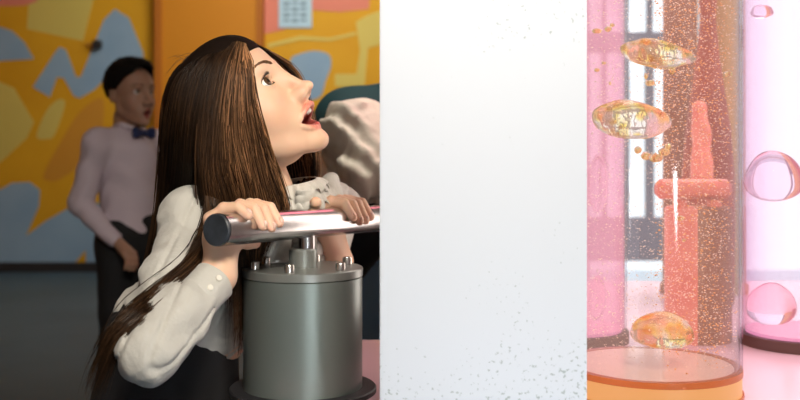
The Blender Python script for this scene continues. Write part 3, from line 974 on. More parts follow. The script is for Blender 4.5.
# skirt and shoes
f = Field((-.66, 1.40, .18), (-.12, 1.92, .76), .006)
f.cone(hip + np.array((0, 0, .02)), hip + np.array((-.01, 0, -.12)), .110, .118, .02)
f.cone(hip + np.array((-.01, 0, -.10)), hip + np.array((-.015, 0, -.22)), .118, .128, .02)
f.noise(lambda X, Y, Z: (.006 * np.sin(14 * np.arctan2(Y - hip[1], X - hip[0])) * np.clip((.6 - Z) * 4, 0, 1)).astype(np.float32))
v, q = f.mesh(); new_mesh('skirt', v, q, M['black_cloth'], girl)
for (h, kn, an) in LEG:
    f = Field(an - np.array((.07, .06, .07)), an + np.array((.14, .06, .06)), .004)
    f.cone((an[0] - .01, an[1], .036), (an[0] + .075, an[1] - .02, .031), .034, .030, .02)
    f.apply(lambda X, Y, Z: (0 * X + 0 * Y + Z).astype(np.float32), f.lo, f.lo + .2, .002, 's') if False else None
    v, q = f.mesh(); v[:, 2] = np.maximum(v[:, 2], .001)
    new_mesh('shoe', v, q, M['leather'], girl)

# hair: lofted guide curves, thick with strands, over a solid under-layer
def spline(pts, n):
    pts = np.array(pts, float); m = len(pts)
    t = np.linspace(0, m - 1, n); i = np.clip(t.astype(int), 0, m - 2); u = (t - i)[:, None]
    p0 = pts[np.clip(i - 1, 0, m - 1)]; p1 = pts[i]; p2 = pts[i + 1]; p3 = pts[np.clip(i + 2, 0, m - 1)]
    return .5 * (2 * p1 + (p2 - p0) * u + (2 * p0 - 5 * p1 + 4 * p2 - p3) * u * u + (3 * p1 - p0 - 3 * p2 + p3) * u ** 3)
NS = 26
near = [
    [(214, 49, 1.535), (190, 61, 1.515), (172, 84, 1.515), (165, 122, 1.53), (163, 168, 1.56), (156, 232, 1.585), (141, 296, 1.60), (118, 345, 1.585), (96, 392, 1.57)],
    [(220, 47, 1.52), (199, 60, 1.478), (184, 86, 1.462), (177, 126, 1.468), (174, 172, 1.52), (168, 218, 1.585), (156, 272, 1.60), (136, 322, 1.59), (110, 385, 1.57)],
    [(227, 45, 1.50), (211, 58, 1.455), (199, 88, 1.437), (192, 128, 1.437), (190, 168, 1.475), (186, 202, 1.55), (179, 246, 1.59), (165, 292, 1.60), (146, 340, 1.59)],
    [(231, 43, 1.487), (222, 58, 1.455), (212, 92, 1.435), (206, 132, 1.43), (205, 168, 1.43), (208, 196, 1.44), (214, 228, 1.455), (214, 262, 1.46), (216, 296, 1.48)],
    [(235, 42, 1.478), (231, 60, 1.445), (223, 96, 1.43), (219, 134, 1.425), (220, 170, 1.43), (228, 200, 1.45), (237, 240, 1.475), (240, 292, 1.485), (236, 360, 1.49)],
    [(239, 42, 1.474), (236, 64, 1.44), (232, 100, 1.425), (232, 136, 1.425), (238, 168, 1.432), (246, 196, 1.45), (250, 228, 1.475), (249, 270, 1.485), (246, 318, 1.49)],
    [(243, 43, 1.468), (243, 66, 1.437), (243, 100, 1.427), (248, 132, 1.43), (255, 164, 1.442), (263, 196, 1.455), (270, 218, 1.475), (262, 246, 1.49), (252, 272, 1.495)],
    [(245, 44, 1.465), (245, 62, 1.440), (249, 92, 1.434), (256, 122, 1.438), (265, 150, 1.452), (275, 176, 1.468), (283, 200, 1.48), (286, 214, 1.49), (288, 226, 1.50)],
]
nearG = np.array([spline([P(*p) for p in g], NS) for g in near])
# shell that follows the skull on the far side and the crown
far = [
    [(243, 41, 1.535), (205, 54, 1.545), (178, 80, 1.55), (167, 124, 1.55), (164, 172, 1.56), (157, 236, 1.585), (146, 296, 1.60)],
    [(247, 40, 1.56), (214, 52, 1.60), (190, 84, 1.61), (176, 128, 1.61), (172, 180, 1.60), (176, 236, 1.59), (180, 290, 1.58)],
    [(252, 41, 1.58), (228, 56, 1.63), (208, 92, 1.645), (198, 136, 1.65), (202, 186, 1.65), (208, 230, 1.65), (210, 270, 1.65)],
    [(258, 45, 1.592), (250, 62, 1.640), (238, 96, 1.660), (238, 140, 1.665), (246, 184, 1.67), (250, 220, 1.68), (252, 250, 1.68)],
    [(264, 48, 1.590), (272, 60, 1.628), (276, 84, 1.645), (284, 118, 1.645), (290, 150, 1.64), (298, 180, 1.635), (300, 205, 1.63)],
    [(268, 50, 1.585), (286, 64, 1.612), (299, 80, 1.622), (308, 106, 1.622), (313, 134, 1.618), (316, 160, 1.612), (316, 190, 1.605)],
]
farG = np.array([spline([P(*p) for p in g], NS) for g in far])
def loft(G, sub=10):
    k = len(G); us = np.linspace(0, k - 1, (k - 1) * sub + 1)
    return np.array([sample(G, u) for u in us])
def sample(G, u):
    k = len(G); i = int(min(max(math.floor(u), 0), k - 2)); t = u - i
    p0, p1, p2, p3 = G[max(i - 1, 0)], G[i], G[i + 1], G[min(i + 2, k - 1)]
    return .5 * (2 * p1 + (p2 - p0) * t + (2 * p0 - 5 * p1 + 4 * p2 - p3) * t * t + (3 * p1 - p0 - 3 * p2 + p3) * t ** 3)
def sheet(name, G, push, rows, parent):
    L = loft(G)[:, :rows] + np.array(push)
    a, b = L.shape[:2]
    fs = [(i * b + j, (i + 1) * b + j, (i + 1) * b + j + 1, i * b + j + 1) for i in range(a - 1) for j in range(b - 1)]
    vs = L.reshape(-1, 3)
    o = new_mesh(name, vs, fs, M['hairbase'], parent)
    md = o.modifiers.new('thickness', 'SOLIDIFY'); md.thickness = .004
    return o
hair_root = None
def hair_strands(G, count, spread, r, parent, name, umin=0, umax=None, curl=.004, t_end=(.8, 1.0), bright=1.0):  # bright puts the lit and shaded sides into strand colour
    k = len(G); umax = k - 1 if umax is None else umax
    S = []; C = []
    tt = np.linspace(0, 1, NS)
    for _ in range(count):
        u = rnd.uniform(umin, umax)
        g = sample(G, u)
        # lateral drift so strands cross a little
        du = rnd.gauss(0, .16)
        g2 = sample(G, min(max(u + du, umin), umax))
        wgt = (tt ** 1.5)[:, None]
        p = g * (1 - wgt) + g2 * wgt
        te = rnd.uniform(*t_end)
        idx = np.linspace(0, (NS - 1) * te, NS)
        i0 = np.clip(idx.astype(int), 0, NS - 2); fr = (idx - i0)[:, None]
        p = p[i0] * (1 - fr) + p[i0 + 1] * fr
        dep = abs(rnd.gauss(0, 1)) * spread
        env = np.clip(tt * 5, .15, 1)[:, None]
        off = np.array((rnd.gauss(0, 1) * curl, dep, rnd.gauss(0, 1) * curl * .4))
        ph, fq = rnd.uniform(0, 6.28), rnd.uniform(1.5, 4)
        wv = np.stack([np.sin(ph + fq * tt * 3.1), np.cos(ph * 1.7 + fq * tt * 2.3) * .6, 0 * tt], 1) * .0022 * rnd.uniform(.3, 1.8)
        S.append(p + off * env + wv * env * (0.4 + tt[:, None]))
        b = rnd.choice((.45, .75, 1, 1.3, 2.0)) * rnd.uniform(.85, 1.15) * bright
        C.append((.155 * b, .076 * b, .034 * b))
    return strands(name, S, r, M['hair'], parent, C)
hair = new_mesh('hair', *(lambda vq: (vq[0], vq[1]))((lambda: (lambda f: (
    f.ell((-.008, 0, .028), (.089, .076, .078), .01), f.ell((.022, 0, .052), (.066, .066, .0545), .01),
    f.mesh())[-1])(Field((-.14, -.11, -.10), (.14, .11, .15), .004)))()), M['hairbase'], girl)
# carve the skull cap clear of the face, then place it
me = hair.data
vv = np.array([v.co[:] for v in me.vertices])
cutoff = (vv[:, 0] * .86 + vv[:, 2] * -.50) > .062
bmh = bmesh.new(); bmh.from_mesh(me); bmh.verts.ensure_lookup_table()
bmesh.ops.delete(bmh, geom=[bmh.verts[i] for i in np.where(cutoff)[0]], context='VERTS')
for v_ in bmh.verts: v_.co = HX(v_.co)
bmh.to_mesh(me); bmh.free(); me.update()
sheet('hair_fall', nearG[:3], (0, .012, 0), 18, hair)
sheet('hair_fall', nearG[2:4], (0, .012, 0), 11, hair)
sheet('hair_fall', nearG[3:], (0, .012, 0), 15, hair)
sheet('hair_fall', farG, (0, 0, 0), NS, hair)
hair_strands(nearG, 1900, .007, .00062, hair, 'hair_strands', umax=2.15, bright=.13)  # dark colour paints the shaded side of the hair
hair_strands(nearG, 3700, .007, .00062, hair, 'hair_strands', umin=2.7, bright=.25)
hair_strands(nearG, 1500, .003, .00060, hair, 'hair_strands', umin=4.4, umax=7.0, t_end=(.6, .95), bright=.95)  # lighter colour paints the highlight on the front hair
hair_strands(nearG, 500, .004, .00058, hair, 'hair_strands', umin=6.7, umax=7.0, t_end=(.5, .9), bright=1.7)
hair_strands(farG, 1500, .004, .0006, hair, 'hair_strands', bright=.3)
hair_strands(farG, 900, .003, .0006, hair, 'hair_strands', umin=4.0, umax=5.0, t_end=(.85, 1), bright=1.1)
lockG = np.array([spline([P(*p) for p in g], NS) for g in [
    [(206, 196, 1.43), (207, 232, 1.40), (190, 262, 1.345), (162, 286, 1.305), (134, 310, 1.25), (114, 336, 1.235), (100, 364, 1.25), (88, 396, 1.28)],
    [(218, 200, 1.435), (214, 240, 1.42), (202, 268, 1.365), (176, 292, 1.315), (144, 314, 1.245), (120, 338, 1.225), (106, 366, 1.24), (95, 398, 1.27)],
]])
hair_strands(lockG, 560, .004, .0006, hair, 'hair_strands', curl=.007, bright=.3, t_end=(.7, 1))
# fly-away hairs over the crown
S = []
for _ in range(34):
    t_ = rnd.random(); a = P(185 + 60 * t_, 66 - 24 * t_ ** .6, 1.53); b_ = a + np.array((-rnd.uniform(.004, .02), 0, rnd.uniform(.0, .010))); c_ = b_ + np.array((-rnd.uniform(.005, .03), 0, -rnd.uniform(.0, .03)))
    S.append(spline([a, b_, c_], 10))
strands('stray_hairs', S, .00028, M['hair'], hair, np.tile((.12, .06, .03), (34, 1)))

# ------------------------------------------------------------------ the boy
BO = P(131, 94, 3.6); BS = .98
BRt = frame_of((.80, -.60, .06), (0, 0, 1))
def BX(p): return Vector(BO) + BRt @ (Vector(p) * BS)
def BXn(a): return BO + (np.asarray(a) * BS) @ np.array(BRt).T
SK2 = (.40, .22, .15)
hv, hq, hc = head_mesh(.003, .8, .5, True, SK2, neck_to=(-.025, 0, -.16))
bp = [(BXn(hv), hq, hc)]
bx, by = BO[0], 3.6
fd = np.array((.80, -.60, 0)); sd = np.array((-.6, -.8, 0))     # forward, and towards his right (camera side)
c0 = np.array((bx - .01, by, 0))
def bpnt(f_, s_, z): return c0 + fd * f_ + sd * s_ + np.array((0, 0, z))
shR = bpnt(-.01, .125, .925); elR = bpnt(-.05, .165, .71); wrR = bpnt(.11, .12, .575)
shL = bpnt(-.01, -.125, .925); elL = bpnt(-.03, -.165, .71); wrL = bpnt(.07, -.14, .60)
f = Field((bx - .32, by - .32, 0), (bx + .32, by + .32, 1.05), .007)
f.cone(bpnt(0, 0, .88), bpnt(0, 0, .60), .085, .085, .04); f.cone(shR, shL, .035, .035, .03); f.cone(bpnt(-.02, 0, .9), bpnt(-.02, 0, 1.02), .04, .04, .02)
for a_, b_, c_ in ((shR, elR, wrR), (shL, elL, wrL)):
    f.cone(a_, b_, .032, .027, .02); f.cone(b_, c_, .026, .020, .01)
for s in (1, -1):
    f.cone(bpnt(0, s * .05, .58), bpnt(.01, s * .055, .33), .058, .042, .02); f.cone(bpnt(.01, s * .055, .33), bpnt(-.01, s * .06, .07), .038, .026, .01)
    f.cone(bpnt(-.01, s * .06, .05), bpnt(.10, s * .065, .035), .025, .02, .01)
v, q = f.mesh(); bp.append((v, q, np.tile(SK2, (len(v), 1))))
for wr_, el_, sg in ((wrR, elR, 1), (wrL, elL, -1)):
    d = (wr_ - el_) / np.linalg.norm(wr_ - el_)
    dd = d * .6 + fd * .5 + np.array((0, 0, -.35)); dd /= np.linalg.norm(dd)
    side = np.cross(dd, (0, 0, 1)); side /= np.linalg.norm(side)
    dn = np.cross(side, dd)
    f = Field(wr_ - .13, wr_ + .13, .003)
    f.cone(wr_ - d * .03, wr_ + dd * .045, .019, .022, .012)
    for i, (o_, ln) in enumerate(((-.021, .040), (-.007, .048), (.007, .045), (.020, .036))):
        k0 = wr_ + dd * .05 + side * o_
        k1 = k0 + dd * ln * .5 - dn * .004; k2 = k1 + dd * ln * .32 - dn * .014; k3 = k2 + dd * ln * .1 - dn * .016
        f.chain([k0, k1, k2, k3], [.0095, .0085, .0078, .007], .003)
    t0 = wr_ + dd * .02 + side * -.018 * sg; t1 = t0 + dd * .024 - side * .016 * sg - dn * .006; t2 = t1 + dd * .022 - dn * .01
    f.chain([t0, t1, t2], [.012, .0095, .008], .005)
    v, q = f.mesh(); bp.append((v, q, np.tile(SK2, (len(v), 1))))
V, Q, Cc = join(bp)
boy = new_mesh('person', V, Q, M['skin'], None, True, Cc)
tag(boy, 'boy in a pale shirt and navy bow tie standing before the painted wall, mouth open', 'person')
eye_parts(boy, BX, (.98, -.05, .12), lash=False)
f = Field((-.14, -.11, -.10), (.14, .11, .16), .003)
f.ell((-.014, 0, .044), (.104, .083, .088), .01)
f.ell((.012, 0, .092), (.082, .070, .042), .02)
f.noise(lambda X, Y, Z: (.0035 * np.sin(160 * X + 3 * np.sin(90 * Y)) * np.sin(150 * Y + 2 * np.sin(120 * Z)) * np.sin(140 * Z + 60 * X)).astype(np.float32))
v, q = f.mesh()
ctr = v[q].mean(1)
kp = ((ctr[:, 0] * .72 - ctr[:, 2] * .70) < .002) & ~((np.abs(ctr[:, 1]) > .06) & (ctr[:, 0] > -.03) & (ctr[:, 2] < .014)) & (ctr[:, 2] > -.055)
new_mesh('hair', BXn(v), q[kp], M['boyhair'], boy)
f = Field((bx - .32, by - .34, .52), (bx + .32, by + .34, 1.03), .005)
f.cone(bpnt(0, 0, .87), bpnt(0, 0, .62), .102, .100, .05); f.cone(shR, shL, .050, .050, .04)
f.cone(bpnt(-.01, 0, .93), bpnt(-.01, 0, .965), .06, .048, .02)
for a_, b_, c_ in ((shR, elR, wrR), (shL, elL, wrL)):
    f.cone(a_, b_, .047, .042, .02); f.cone(b_, lerp(b_, c_, .85), .041, .028, .015)
f.noise(lambda X, Y, Z: (.004 * fold(X, Y, Z, 45, .5)).astype(np.float32))
v, q = f.mesh(); bsh = new_mesh('shirt', v, q, M['shirt_b'], boy)
# collar points and bow tie
nk = bpnt(.035, 0, .965)
for s in (1, -1):
    f = Field(nk - .09, nk + .09, .003)
    f.cone(nk + sd * s * .045 + np.array((0, 0, .022)) - fd * .01, nk + fd * .032 + sd * s * .012 + np.array((0, 0, .004)), .010, .008, .008)
    f.cone(nk + fd * .032 + sd * s * .012, nk + fd * .046 + sd * s * .034 + np.array((0, 0, -.022)), .009, .005, .008)
    v, q = f.mesh(); new_mesh('collar', v, q, M['shirt_b'], bsh)
tie_c = nk + fd * .052 + np.array((0, 0, -.004))
f = Field(tie_c - .07, tie_c + .07, .0025)
for s in (1, -1):
    f.cone(tie_c, tie_c + sd * s * .036 + np.array((0, 0, .008)), .007, .013, .004)
    f.cone(tie_c, tie_c + sd * s * .036 + np.array((0, 0, -.008)), .007, .012, .004)
f.ell(tie_c + fd * .004, (.011, .011, .011), .001)
v, q = f.mesh(); new_mesh('bow_tie', v, q, M['navy'], boy)
f = Field((bx - .28, by - .28, .03), (bx + .28, by + .28, .70), .006)
f.cone(bpnt(0, -.01, .635), bpnt(0, 0, .57), .103, .104, .03)
for s in (1, -1):
    f.cone(bpnt(0, s * .05, .58), bpnt(.01, s * .058, .33), .078, .062, .03); f.cone(bpnt(.01, s * .058, .33), bpnt(-.01, s * .062, .09), .060, .052, .02)
f.noise(lambda X, Y, Z: (.003 * fold(X, Y, Z, 40, 1.5)).astype(np.float32))
v, q = f.mesh(); new_mesh('trousers', v, q, M['black_cloth'], boy)
for s in (1, -1):
    c_ = bpnt(-.015, s * .062, .04)
    f = Field(c_ - .17, c_ + .17, .004)
    f.cone(c_, c_ + fd * .12 + np.array((0, 0, -.005)), .036, .031, .02)
    v, q = f.mesh(); v[:, 2] = np.maximum(v[:, 2], .001); new_mesh('shoe', v, q, M['leather'], boy)

# ------------------------------------------------------------------ the third visitor, bending over beside the panel
TO = np.array((.035, 2.34, .985))
TR = frame_of((.55, .45, -.70), (.35, .30, .75))
hv, hq, hc = head_mesh(.004, .2, .8, True, SKIN, neck_to=(-.03, 0, -.14))
tp = [(TO + (hv * .95) @ np.array(TR).T, hq, hc)]
tch = P(352, 165, 2.32); thip = np.array((-.22, 2.46, .60))
tsR = P(357, 126, 2.20); teR = P(372, 172, 2.13); twR = np.array((.055, 2.05, .80))
tsL = np.array((-.02, 2.42, .93))
f = Field((-.42, 1.9, 0), (.13, 2.8, 1.10), .007)
f.cone(tch, thip, .085, .09, .04); f.cone(tsR, tsL, .04, .04, .03); f.cone(lerp(tsR, tsL, .5), TO + np.array((-.02, 0, -.06)), .045, .045, .03)
f.cone(tsR, teR, .034, .028, .02); f.cone(teR, twR, .026, .02, .01)
f.cone(twR, twR + np.array((.03, -.02, -.03)), .02, .022, .01)
for i in range(4):
    k0 = twR + np.array((.03, -.035 + .014 * i, -.04)); f.chain([k0, k0 + np.array((.02, 0, -.02)), k0 + np.array((.022, 0, -.04))], [.009, .008, .007], .003)
for s in (1, -1):
    h = thip + np.array((.01, s * .055, -.03)); kn = np.array((thip[0] + .03, h[1], .32))
    f.cone(h, kn, .06, .042, .03); f.cone(kn, np.array((thip[0], h[1], .05)), .04, .026, .01); f.cone(np.array((thip[0], h[1], .04)), np.array((thip[0] + .09, h[1] - .02, .03)), .025, .02, .01)
v, q = f.mesh(); tp.append((v, q, np.tile(SKIN, (len(v), 1))))
V, Q, Cc = join(tp)
third = new_mesh('person', V, Q, M['skin'], None, True, Cc)
tag(third, 'person in a crumpled grey shirt bending behind the girl beside the white panel', 'person')
f = Field((-.40, 1.95, .50), (.139, 2.72, 1.12), .005)
f.cone(tsR + np.array((-.01, 0, -.005)), teR, .062, .058, .03); f.cone(teR, lerp(teR, twR, .8), .050, .034, .02)
f.cone(tsR, tch, .062, .085, .03); f.cone(P(352, 178, 2.24), P(372, 182, 2.20), .05, .045, .03)
f.noise(lambda X, Y, Z: (.0075 * np.sin(80 * (Z * .9 + X * .5) + 3 * np.sin(28 * (X + Y))) + .004 * fold(X, Y, Z, 90, 2)).astype(np.float32))
v, q = f.mesh(); tsh = new_mesh('shirt', v, q, M['grey_cloth'], third)
f = Field((-.45, 1.95, .45), (.139, 2.85, 1.16), .006)
f.cone(P(350, 124, 2.36), P(392, 112, 2.36), .070, .074, .04); f.cone(P(348, 122, 2.36), thip + np.array((0, .02, .03)), .075, .10, .05)
v, q = f.mesh(); new_mesh('vest', v, q, M['teal_cloth'], third)
f = Field((-.42, 2.1, .03), (.139, 2.8, .86), .007)
f.cone(P(362, 222, 2.30), thip, .085, .11, .04)
for s in (1, -1):
    h = thip + np.array((.01, s * .055, -.03)); kn = np.array((thip[0] + .03, h[1], .32))
    f.cone(h, kn, .08, .062, .03); f.cone(kn, np.array((thip[0], h[1], .08)), .06, .05, .02)
v, q = f.mesh(); new_mesh('trousers', v, q, M['black_cloth'], third)
for s in (1, -1):
    c_ = np.array((thip[0] - .01, thip[1] + s * .055, .038)); f = Field(c_ - .15, c_ + .15, .005)
    f.cone(c_, c_ + np.array((.11, -.02, -.005)), .036, .03, .02); v, q = f.mesh(); v[:, 2] = np.maximum(v[:, 2], .001); new_mesh('shoe', v, q, M['leather'], third)
f = Field((-.14, -.11, -.10), (.14, .11, .16), .004)
f.ell((-.014, 0, .044), (.104, .083, .088), .01); v, q = f.mesh(); ctr = v[q].mean(1)
kp = (ctr[:, 0] * .72 - ctr[:, 2] * .70) < .002
new_mesh('hair', TO + (v * .95) @ np.array(TR).T, q[kp], M['boyhair'], third)
eye_parts(third, lambda p: Vector(TO) + TR @ (Vector(p) * .95), (1, 0, 0), lash=False)

# ------------------------------------------------------------------ things on and by the painted wall
x0, z0 = wallpt(279, 28); x1, z1 = wallpt(312, -10)
po = thing('poster', ((x0 + x1) / 2, WY, z0), 'pale blue printed sheet pinned to the painted wall above the girl', 'poster')
bm = bmesh.new(); box(bm, (x0, WY - .016, z0), (x1, WY - .0125, z1)); adopt(from_bm('sheet', bm, M['paper']), po)
bm = bmesh.new()
for r_ in range(5):
    zz = z1 - .05 - r_ * .042
    for c_ in range(3):
        xx = x0 + .035 + c_ * .062
        box(bm, (xx, WY - .0175, zz - .016 - .006 * ((r_ + c_) % 2)), (xx + .045, WY - .0155, zz))
adopt(from_bm('printed_marks', bm, M['ink']), po)
xs, zs = wallpt(99, 45)
sp = thing('wall_sensor', (xs, WY, zs), 'small black box sensor fixed on the blue painted shape', 'sensor')
bm = bmesh.new(); box(bm, (xs - .03, WY - .07, zs - .03), (xs + .03, WY - .012, zs + .03)); adopt(from_bm('body', bm, M['dark'], bevel=.006), sp)
bm = bmesh.new(); box(bm, (xs - .09, WY - .03, zs - .01), (xs - .03, WY - .01, zs + .012)); adopt(from_bm('bracket', bm, M['ochre'], bevel=.003), sp)
# low painted block standing between the third visitor and the wall
bm = bmesh.new()
box(bm, (-.55, 4.60, 0), (.13, 5.1, .39), 0); box(bm, (-.55, 4.60, .39), (.13, 5.1, .47), 1)
bl = tag(from_bm('play_block', bm, [M['blue'], M['yellow']], bevel=.006), 'low blue block with a yellow top behind the bending visitor', 'block')

# ------------------------------------------------------------------ bubble tubes
def shell(name, cx, cy, r, z0, z1, t, m, parent, seg=96):
    bm = bmesh.new()
    lathe(bm, [(r, z0), (r, z1), (r - t, z1), (r - t, z0), (r, z0)], cx, cy, seg)
    bmesh.ops.remove_doubles(bm, verts=bm.verts, dist=1e-6)
    o = from_bm(name, bm, m, smooth=True); adopt(o, parent); return o
def column(name, cx, cy, r, z0, z1, m, parent, seg=96):
    bm = bmesh.new(); lathe(bm, [(0, z0), (r, z0), (r, z1), (0, z1)], cx, cy, seg)
    o = from_bm(name, bm, m, smooth=True); adopt(o, parent); return o
TOPZ = 1.95
def bubble_tube(cx, cy, r, label, liquid, ringm, lampm, base_h=.02):
    t = thing('bubble_tube', (cx, cy, TZ), label, 'bubble tube')
    bm = bmesh.new(); lathe(bm, [(0, TZ), (r + .004, TZ), (r + .004, TZ + base_h - .001), (r + .003, TZ + base_h), (0, TZ + base_h)], cx, cy, 96)
    adopt(from_bm('base', bm, ringm, smooth=True), t)
    column('base_lamp', cx, cy, r - .010, TZ + base_h, TZ + base_h + .006, lampm, t)
    shell('tube_wall', cx, cy, r, TZ + base_h, TOPZ, .004, M['acrylic'], t)
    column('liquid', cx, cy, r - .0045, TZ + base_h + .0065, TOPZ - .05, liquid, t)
    bm = bmesh.new(); lathe(bm, [(0, TOPZ), (r + .01, TOPZ), (r + .01, TOPZ + .03), (0, TOPZ + .03)], cx, cy, 64)
    adopt(from_bm('top_cap', bm, M['frame'], smooth=True), t)
    return t
# large clear tube in front
MC = (.3773, 1.5); MR = .130
main = thing('bubble_tube', (MC[0], MC[1], TZ), 'large clear bubble tube full of amber fizz with an orange base beside the white panel', 'bubble tube')
bm = bmesh.new(); lathe(bm, [(0, TZ), (MR + .002, TZ), (MR + .002, TZ + .004), (0, TZ + .004)], MC[0], MC[1], 96)
adopt(from_bm('base', bm, M['amberring'], smooth=True), main)
column('base_lamp', MC[0], MC[1], MR - .001, TZ + .004, .571, M['lamp_orange'], main)
column('base_plate', MC[0], MC[1], MR - .012, .5712, .5795, M['plate'], main)
bm = bmesh.new(); lathe(bm, [(MR - .011, .571), (MR + .0005, .571), (MR + .0005, .580), (MR - .011, .580), (MR - .011, .571)], MC[0], MC[1], 96)
adopt(from_bm('seal_ring', bm, M['amberring'], smooth=True), main)
shell('tube_wall', MC[0], MC[1], MR, .5805, TOPZ, .004, M['acrylic'], main)
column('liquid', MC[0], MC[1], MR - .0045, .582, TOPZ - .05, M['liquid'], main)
bm = bmesh.new(); lathe(bm, [(0, TOPZ), (MR + .01, TOPZ), (MR + .01, TOPZ + .03), (0, TOPZ + .03)], MC[0], MC[1], 64)
adopt(from_bm('top_cap', bm, M['frame'], smooth=True), main)
# pink tubes
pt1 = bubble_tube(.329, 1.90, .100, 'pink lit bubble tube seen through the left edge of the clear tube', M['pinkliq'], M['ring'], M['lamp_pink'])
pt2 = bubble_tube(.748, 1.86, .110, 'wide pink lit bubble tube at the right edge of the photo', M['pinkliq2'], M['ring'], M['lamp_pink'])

# bubbles: slightly lumpy caps and spheroids
def bubble(px, py, wpx, hpx, d, label, m, flat=0.0, group=None, lump=.05, parent=None, tilt=0):
    c = P(px, py, d); a = wpx / 2 / F * d; b = hpx / 2 / F * d
    bm = bmesh.new(); bmesh.ops.create_uvsphere(bm, u_segments=40, v_segments=24, radius=1)
    ph = rnd.uniform(0, 6)
    for v in bm.verts:
        x, y, z = v.co
        if z < 0: z *= (1 - flat)
        z += flat * .45
        k = 1 + lump * math.sin(3.1 * x + ph) * math.sin(2.7 * y + ph * .7) + lump * .5 * math.sin(5 * z + 4 * x + ph)
        X_, Z_ = a * x * k, b * z * k
        v.co = (X_ * math.cos(tilt) - Z_ * math.sin(tilt), min(a, a) * y * k * .8, X_ * math.sin(tilt) + Z_ * math.cos(tilt))
    o = from_bm('bubble', bm, m, smooth=True); o.location = tuple(c)
    return tag(o, label, 'bubble', group)
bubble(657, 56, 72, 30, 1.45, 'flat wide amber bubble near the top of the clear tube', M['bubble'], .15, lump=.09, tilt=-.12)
bubble(631, 121, 78, 40, 1.47, 'broad bubble with painted yellow glow in the middle of the clear tube', M['bubble'], .05, lump=.05, tilt=-.08)
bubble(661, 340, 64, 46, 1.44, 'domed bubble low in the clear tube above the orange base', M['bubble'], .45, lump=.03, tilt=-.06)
bubble(598, 184, 20, 56, 1.87, 'tall narrow bubble in the left pink tube, the upper of two', M['bubblepink'], 0, lump=.05)
bubble(597, 298, 18, 44, 1.87, 'tall narrow bubble in the left pink tube, the lower of two', M['bubblepink'], 0, lump=.05)
bubble(774, 190, 58, 66, 1.84, 'large domed bubble halfway up the right pink tube', M['bubblepink'], .45, lump=.02)
bubble(771, 314, 50, 52, 1.84, 'domed bubble low in the right pink tube', M['bubblepink'], .4, lump=.02)
bubble(762, 13, 23, 15, 1.82, 'small pink bubble near the top of the right pink tube', M['bubblepink'], .2, lump=.06)
small = [(597, 31, 10, 5), (608, 29, 7, 6), (604, 63, 5, 3), (597, 70, 6, 4), (612, 25, 5, 4), (610, 83, 3, 4), (650, 83, 10, 6), (646, 76, 4, 6), (672, 70, 7, 9),
         (638, 150, 8, 7), (646, 156, 11, 8), (656, 158, 14, 9), (664, 152, 12, 8), (668, 146, 6, 8), (680, 218, 9, 5), (676, 205, 4, 9), (684, 240, 4, 3), (728, 74, 9, 6), (742, 58, 5, 4)]
for i, (x, y, a, b) in enumerate(small):
    if x > 735: continue
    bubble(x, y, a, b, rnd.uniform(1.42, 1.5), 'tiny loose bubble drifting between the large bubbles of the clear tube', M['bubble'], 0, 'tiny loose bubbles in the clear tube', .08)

# fizz: countless specks in the clear tube
def fizz(name, n, m, pick, rlo, rhi, label):
    base = [(1, 0, 0), (-1, 0, 0), (0, 1, 0), (0, -1, 0), (0, 0, 1), (0, 0, -1)]
    tri = [(0, 2, 4), (2, 1, 4), (1, 3, 4), (3, 0, 4), (2, 0, 5), (1, 2, 5), (3, 1, 5), (0, 3, 5)]
    vs, fs = [], []; k = 0
    while k < n:
        a = rnd.uniform(0, 6.283); r = (MR - .008) * math.sqrt(rnd.random()); z = rnd.uniform(.59, 1.2)
        x, y = MC[0] + r * math.cos(a), MC[1] + r * math.sin(a)
        px, py = 400 + F * x / y, HY - (z - CZ) * F / y
        if not pick(px, py): continue
        s = rnd.uniform(rlo, rhi) * rnd.uniform(.6, 1)
        for b_ in base: vs.append((x + s * b_[0] * 1.25, y + s * b_[1], z + s * b_[2] * .75))
        fs += [tuple(t + k * 6 for t in q) for q in tri]; k += 1
    return tag(new_mesh(name, vs, fs, m, None, True), label, 'fizz', None, 'stuff')
fizz('bubble_fizz', 6500, M['speck'], lambda x, y: rnd.random() < (.45 if x < 660 else 1), .0006, .0015, 'pale fizz of countless fine bubbles drifting through the clear tube')
fizz('amber_fizz', 2400, M['speckamber'], lambda x, y: x > 655 and rnd.random() < (1 if y < 110 or x > 700 else .4), .0007, .0020, 'amber flecks of fizz on the right side of the clear tube')

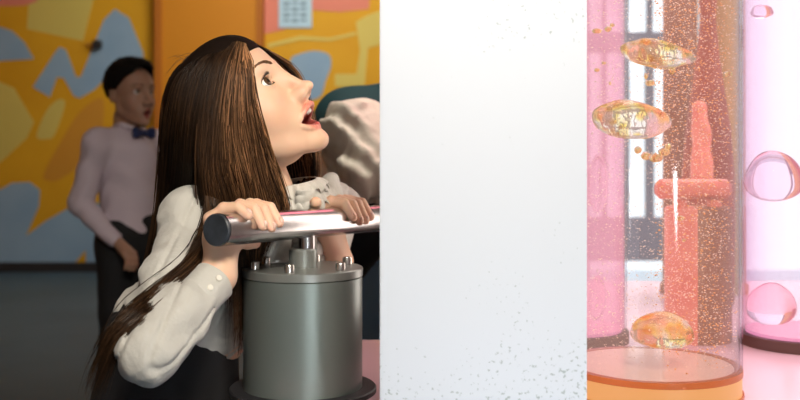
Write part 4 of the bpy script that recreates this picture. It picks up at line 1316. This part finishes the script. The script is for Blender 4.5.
# coral pump and bottle shaped stand-in seen through the clear tube
cp = thing('hand_pump', (.566, 1.9, TZ), 'coral red hand pump, shaded side painted brown, seen through the clear bubble tube', 'hand pump')
cx_, cy_ = (698 - 400) / F * 1.90, 1.90
bm = bmesh.new(); ztop = P(0, 210, 1.86)[2]
lathe(bm, [(0, TZ), (.062, TZ), (.062, ztop), (.059, ztop + .004), (0, ztop + .004)], cx_ - .0, cy_, 64)
for f_ in bm.faces:
    f_.material_index = 1 if f_.calc_center_median().x > cx_ - .018 else 0  # brown on the right paints the drum's shaded side
adopt(from_bm('drum', bm, [M['coral'], M['copper']], smooth=True), cp)
bm = bmesh.new(); rod(bm, P(656, 189, 1.88), P(730, 189, 1.89), .019, 40, .008)
adopt(from_bm('handle_bar', bm, M['coral'], smooth=True), cp)
bm = bmesh.new(); zb = P(0, 197, 1.9)[2]
rod(bm, (P(680, 0, 1.90)[0], cy_, ztop + .004), (P(680, 0, 1.90)[0], cy_, zb), .014, 32)
adopt(from_bm('spindle', bm, M['coral'], smooth=True), cp)
bm = bmesh.new(); rod(bm, (P(714, 0, 1.90)[0], cy_, ztop + .004), (P(714, 0, 1.90)[0], cy_, zb), .014, 32)
adopt(from_bm('spindle', bm, M['coral'], smooth=True), cp)
# vessel and columns stand in for brown shapes refracted in the tube
vz = lambda py: P(0, py, 2.36)[2]; vr = lambda w_: w_ / 2 / F * 2.36
vx = P(708, 0, 2.36)[0]
ve = thing('standin', (vx, 2.36, TZ), 'tall red-brown bottle shaped sculpture behind the coral pump, for a figure refracted in the tube', 'standin')
bm = bmesh.new()
prof = [(0, TZ), (vr(50), TZ), (vr(52), vz(230)), (vr(52), vz(180)), (vr(44), vz(130)), (vr(32), vz(90)), (vr(22), vz(55)), (vr(15), vz(20)), (vr(20), vz(-20)), (vr(26), vz(-60)), (0, vz(-60))]
lathe(bm, prof, vx, 2.36, 64)
adopt(from_bm('body', bm, M['redbrown'], smooth=True), ve)
f = Field((vx - .09, 2.20, vz(200)), (vx + .09, 2.40, vz(80)), .004)
f.cone(P(700, 108, 2.30), P(703, 176, 2.285), .018, .026, .01); f.noise(lambda X, Y, Z: (.003 * fold(X, Y, Z, 60, 1)).astype(np.float32))
v, q = f.mesh(); adopt(new_mesh('coral_standin', v, q, M['coral']), ve)
for (pxc, wpx, dd_, mk, lab) in ((680, 34, 2.52, 'copper', 'copper brown stand-in column left of the bottle shaped sculpture'), (728, 34, 2.52, 'gold', 'golden stand-in column right of the bottle shaped sculpture')):
    bm = bmesh.new(); rr = wpx / 2 / F * dd_; xx = P(pxc, 0, dd_)[0]
    lathe(bm, [(0, TZ), (rr * 1.15, TZ), (rr * 1.15, TZ + .02), (rr, TZ + .03), (rr * .96, 1.5), (rr * 1.1, 1.9), (0, 1.9)], xx, dd_, 48)
    tag(from_bm('column', bm, M[mk], smooth=True), lab, 'column', 'glazed columns behind the tubes')  # stand-in for brown shapes refracted in the tube
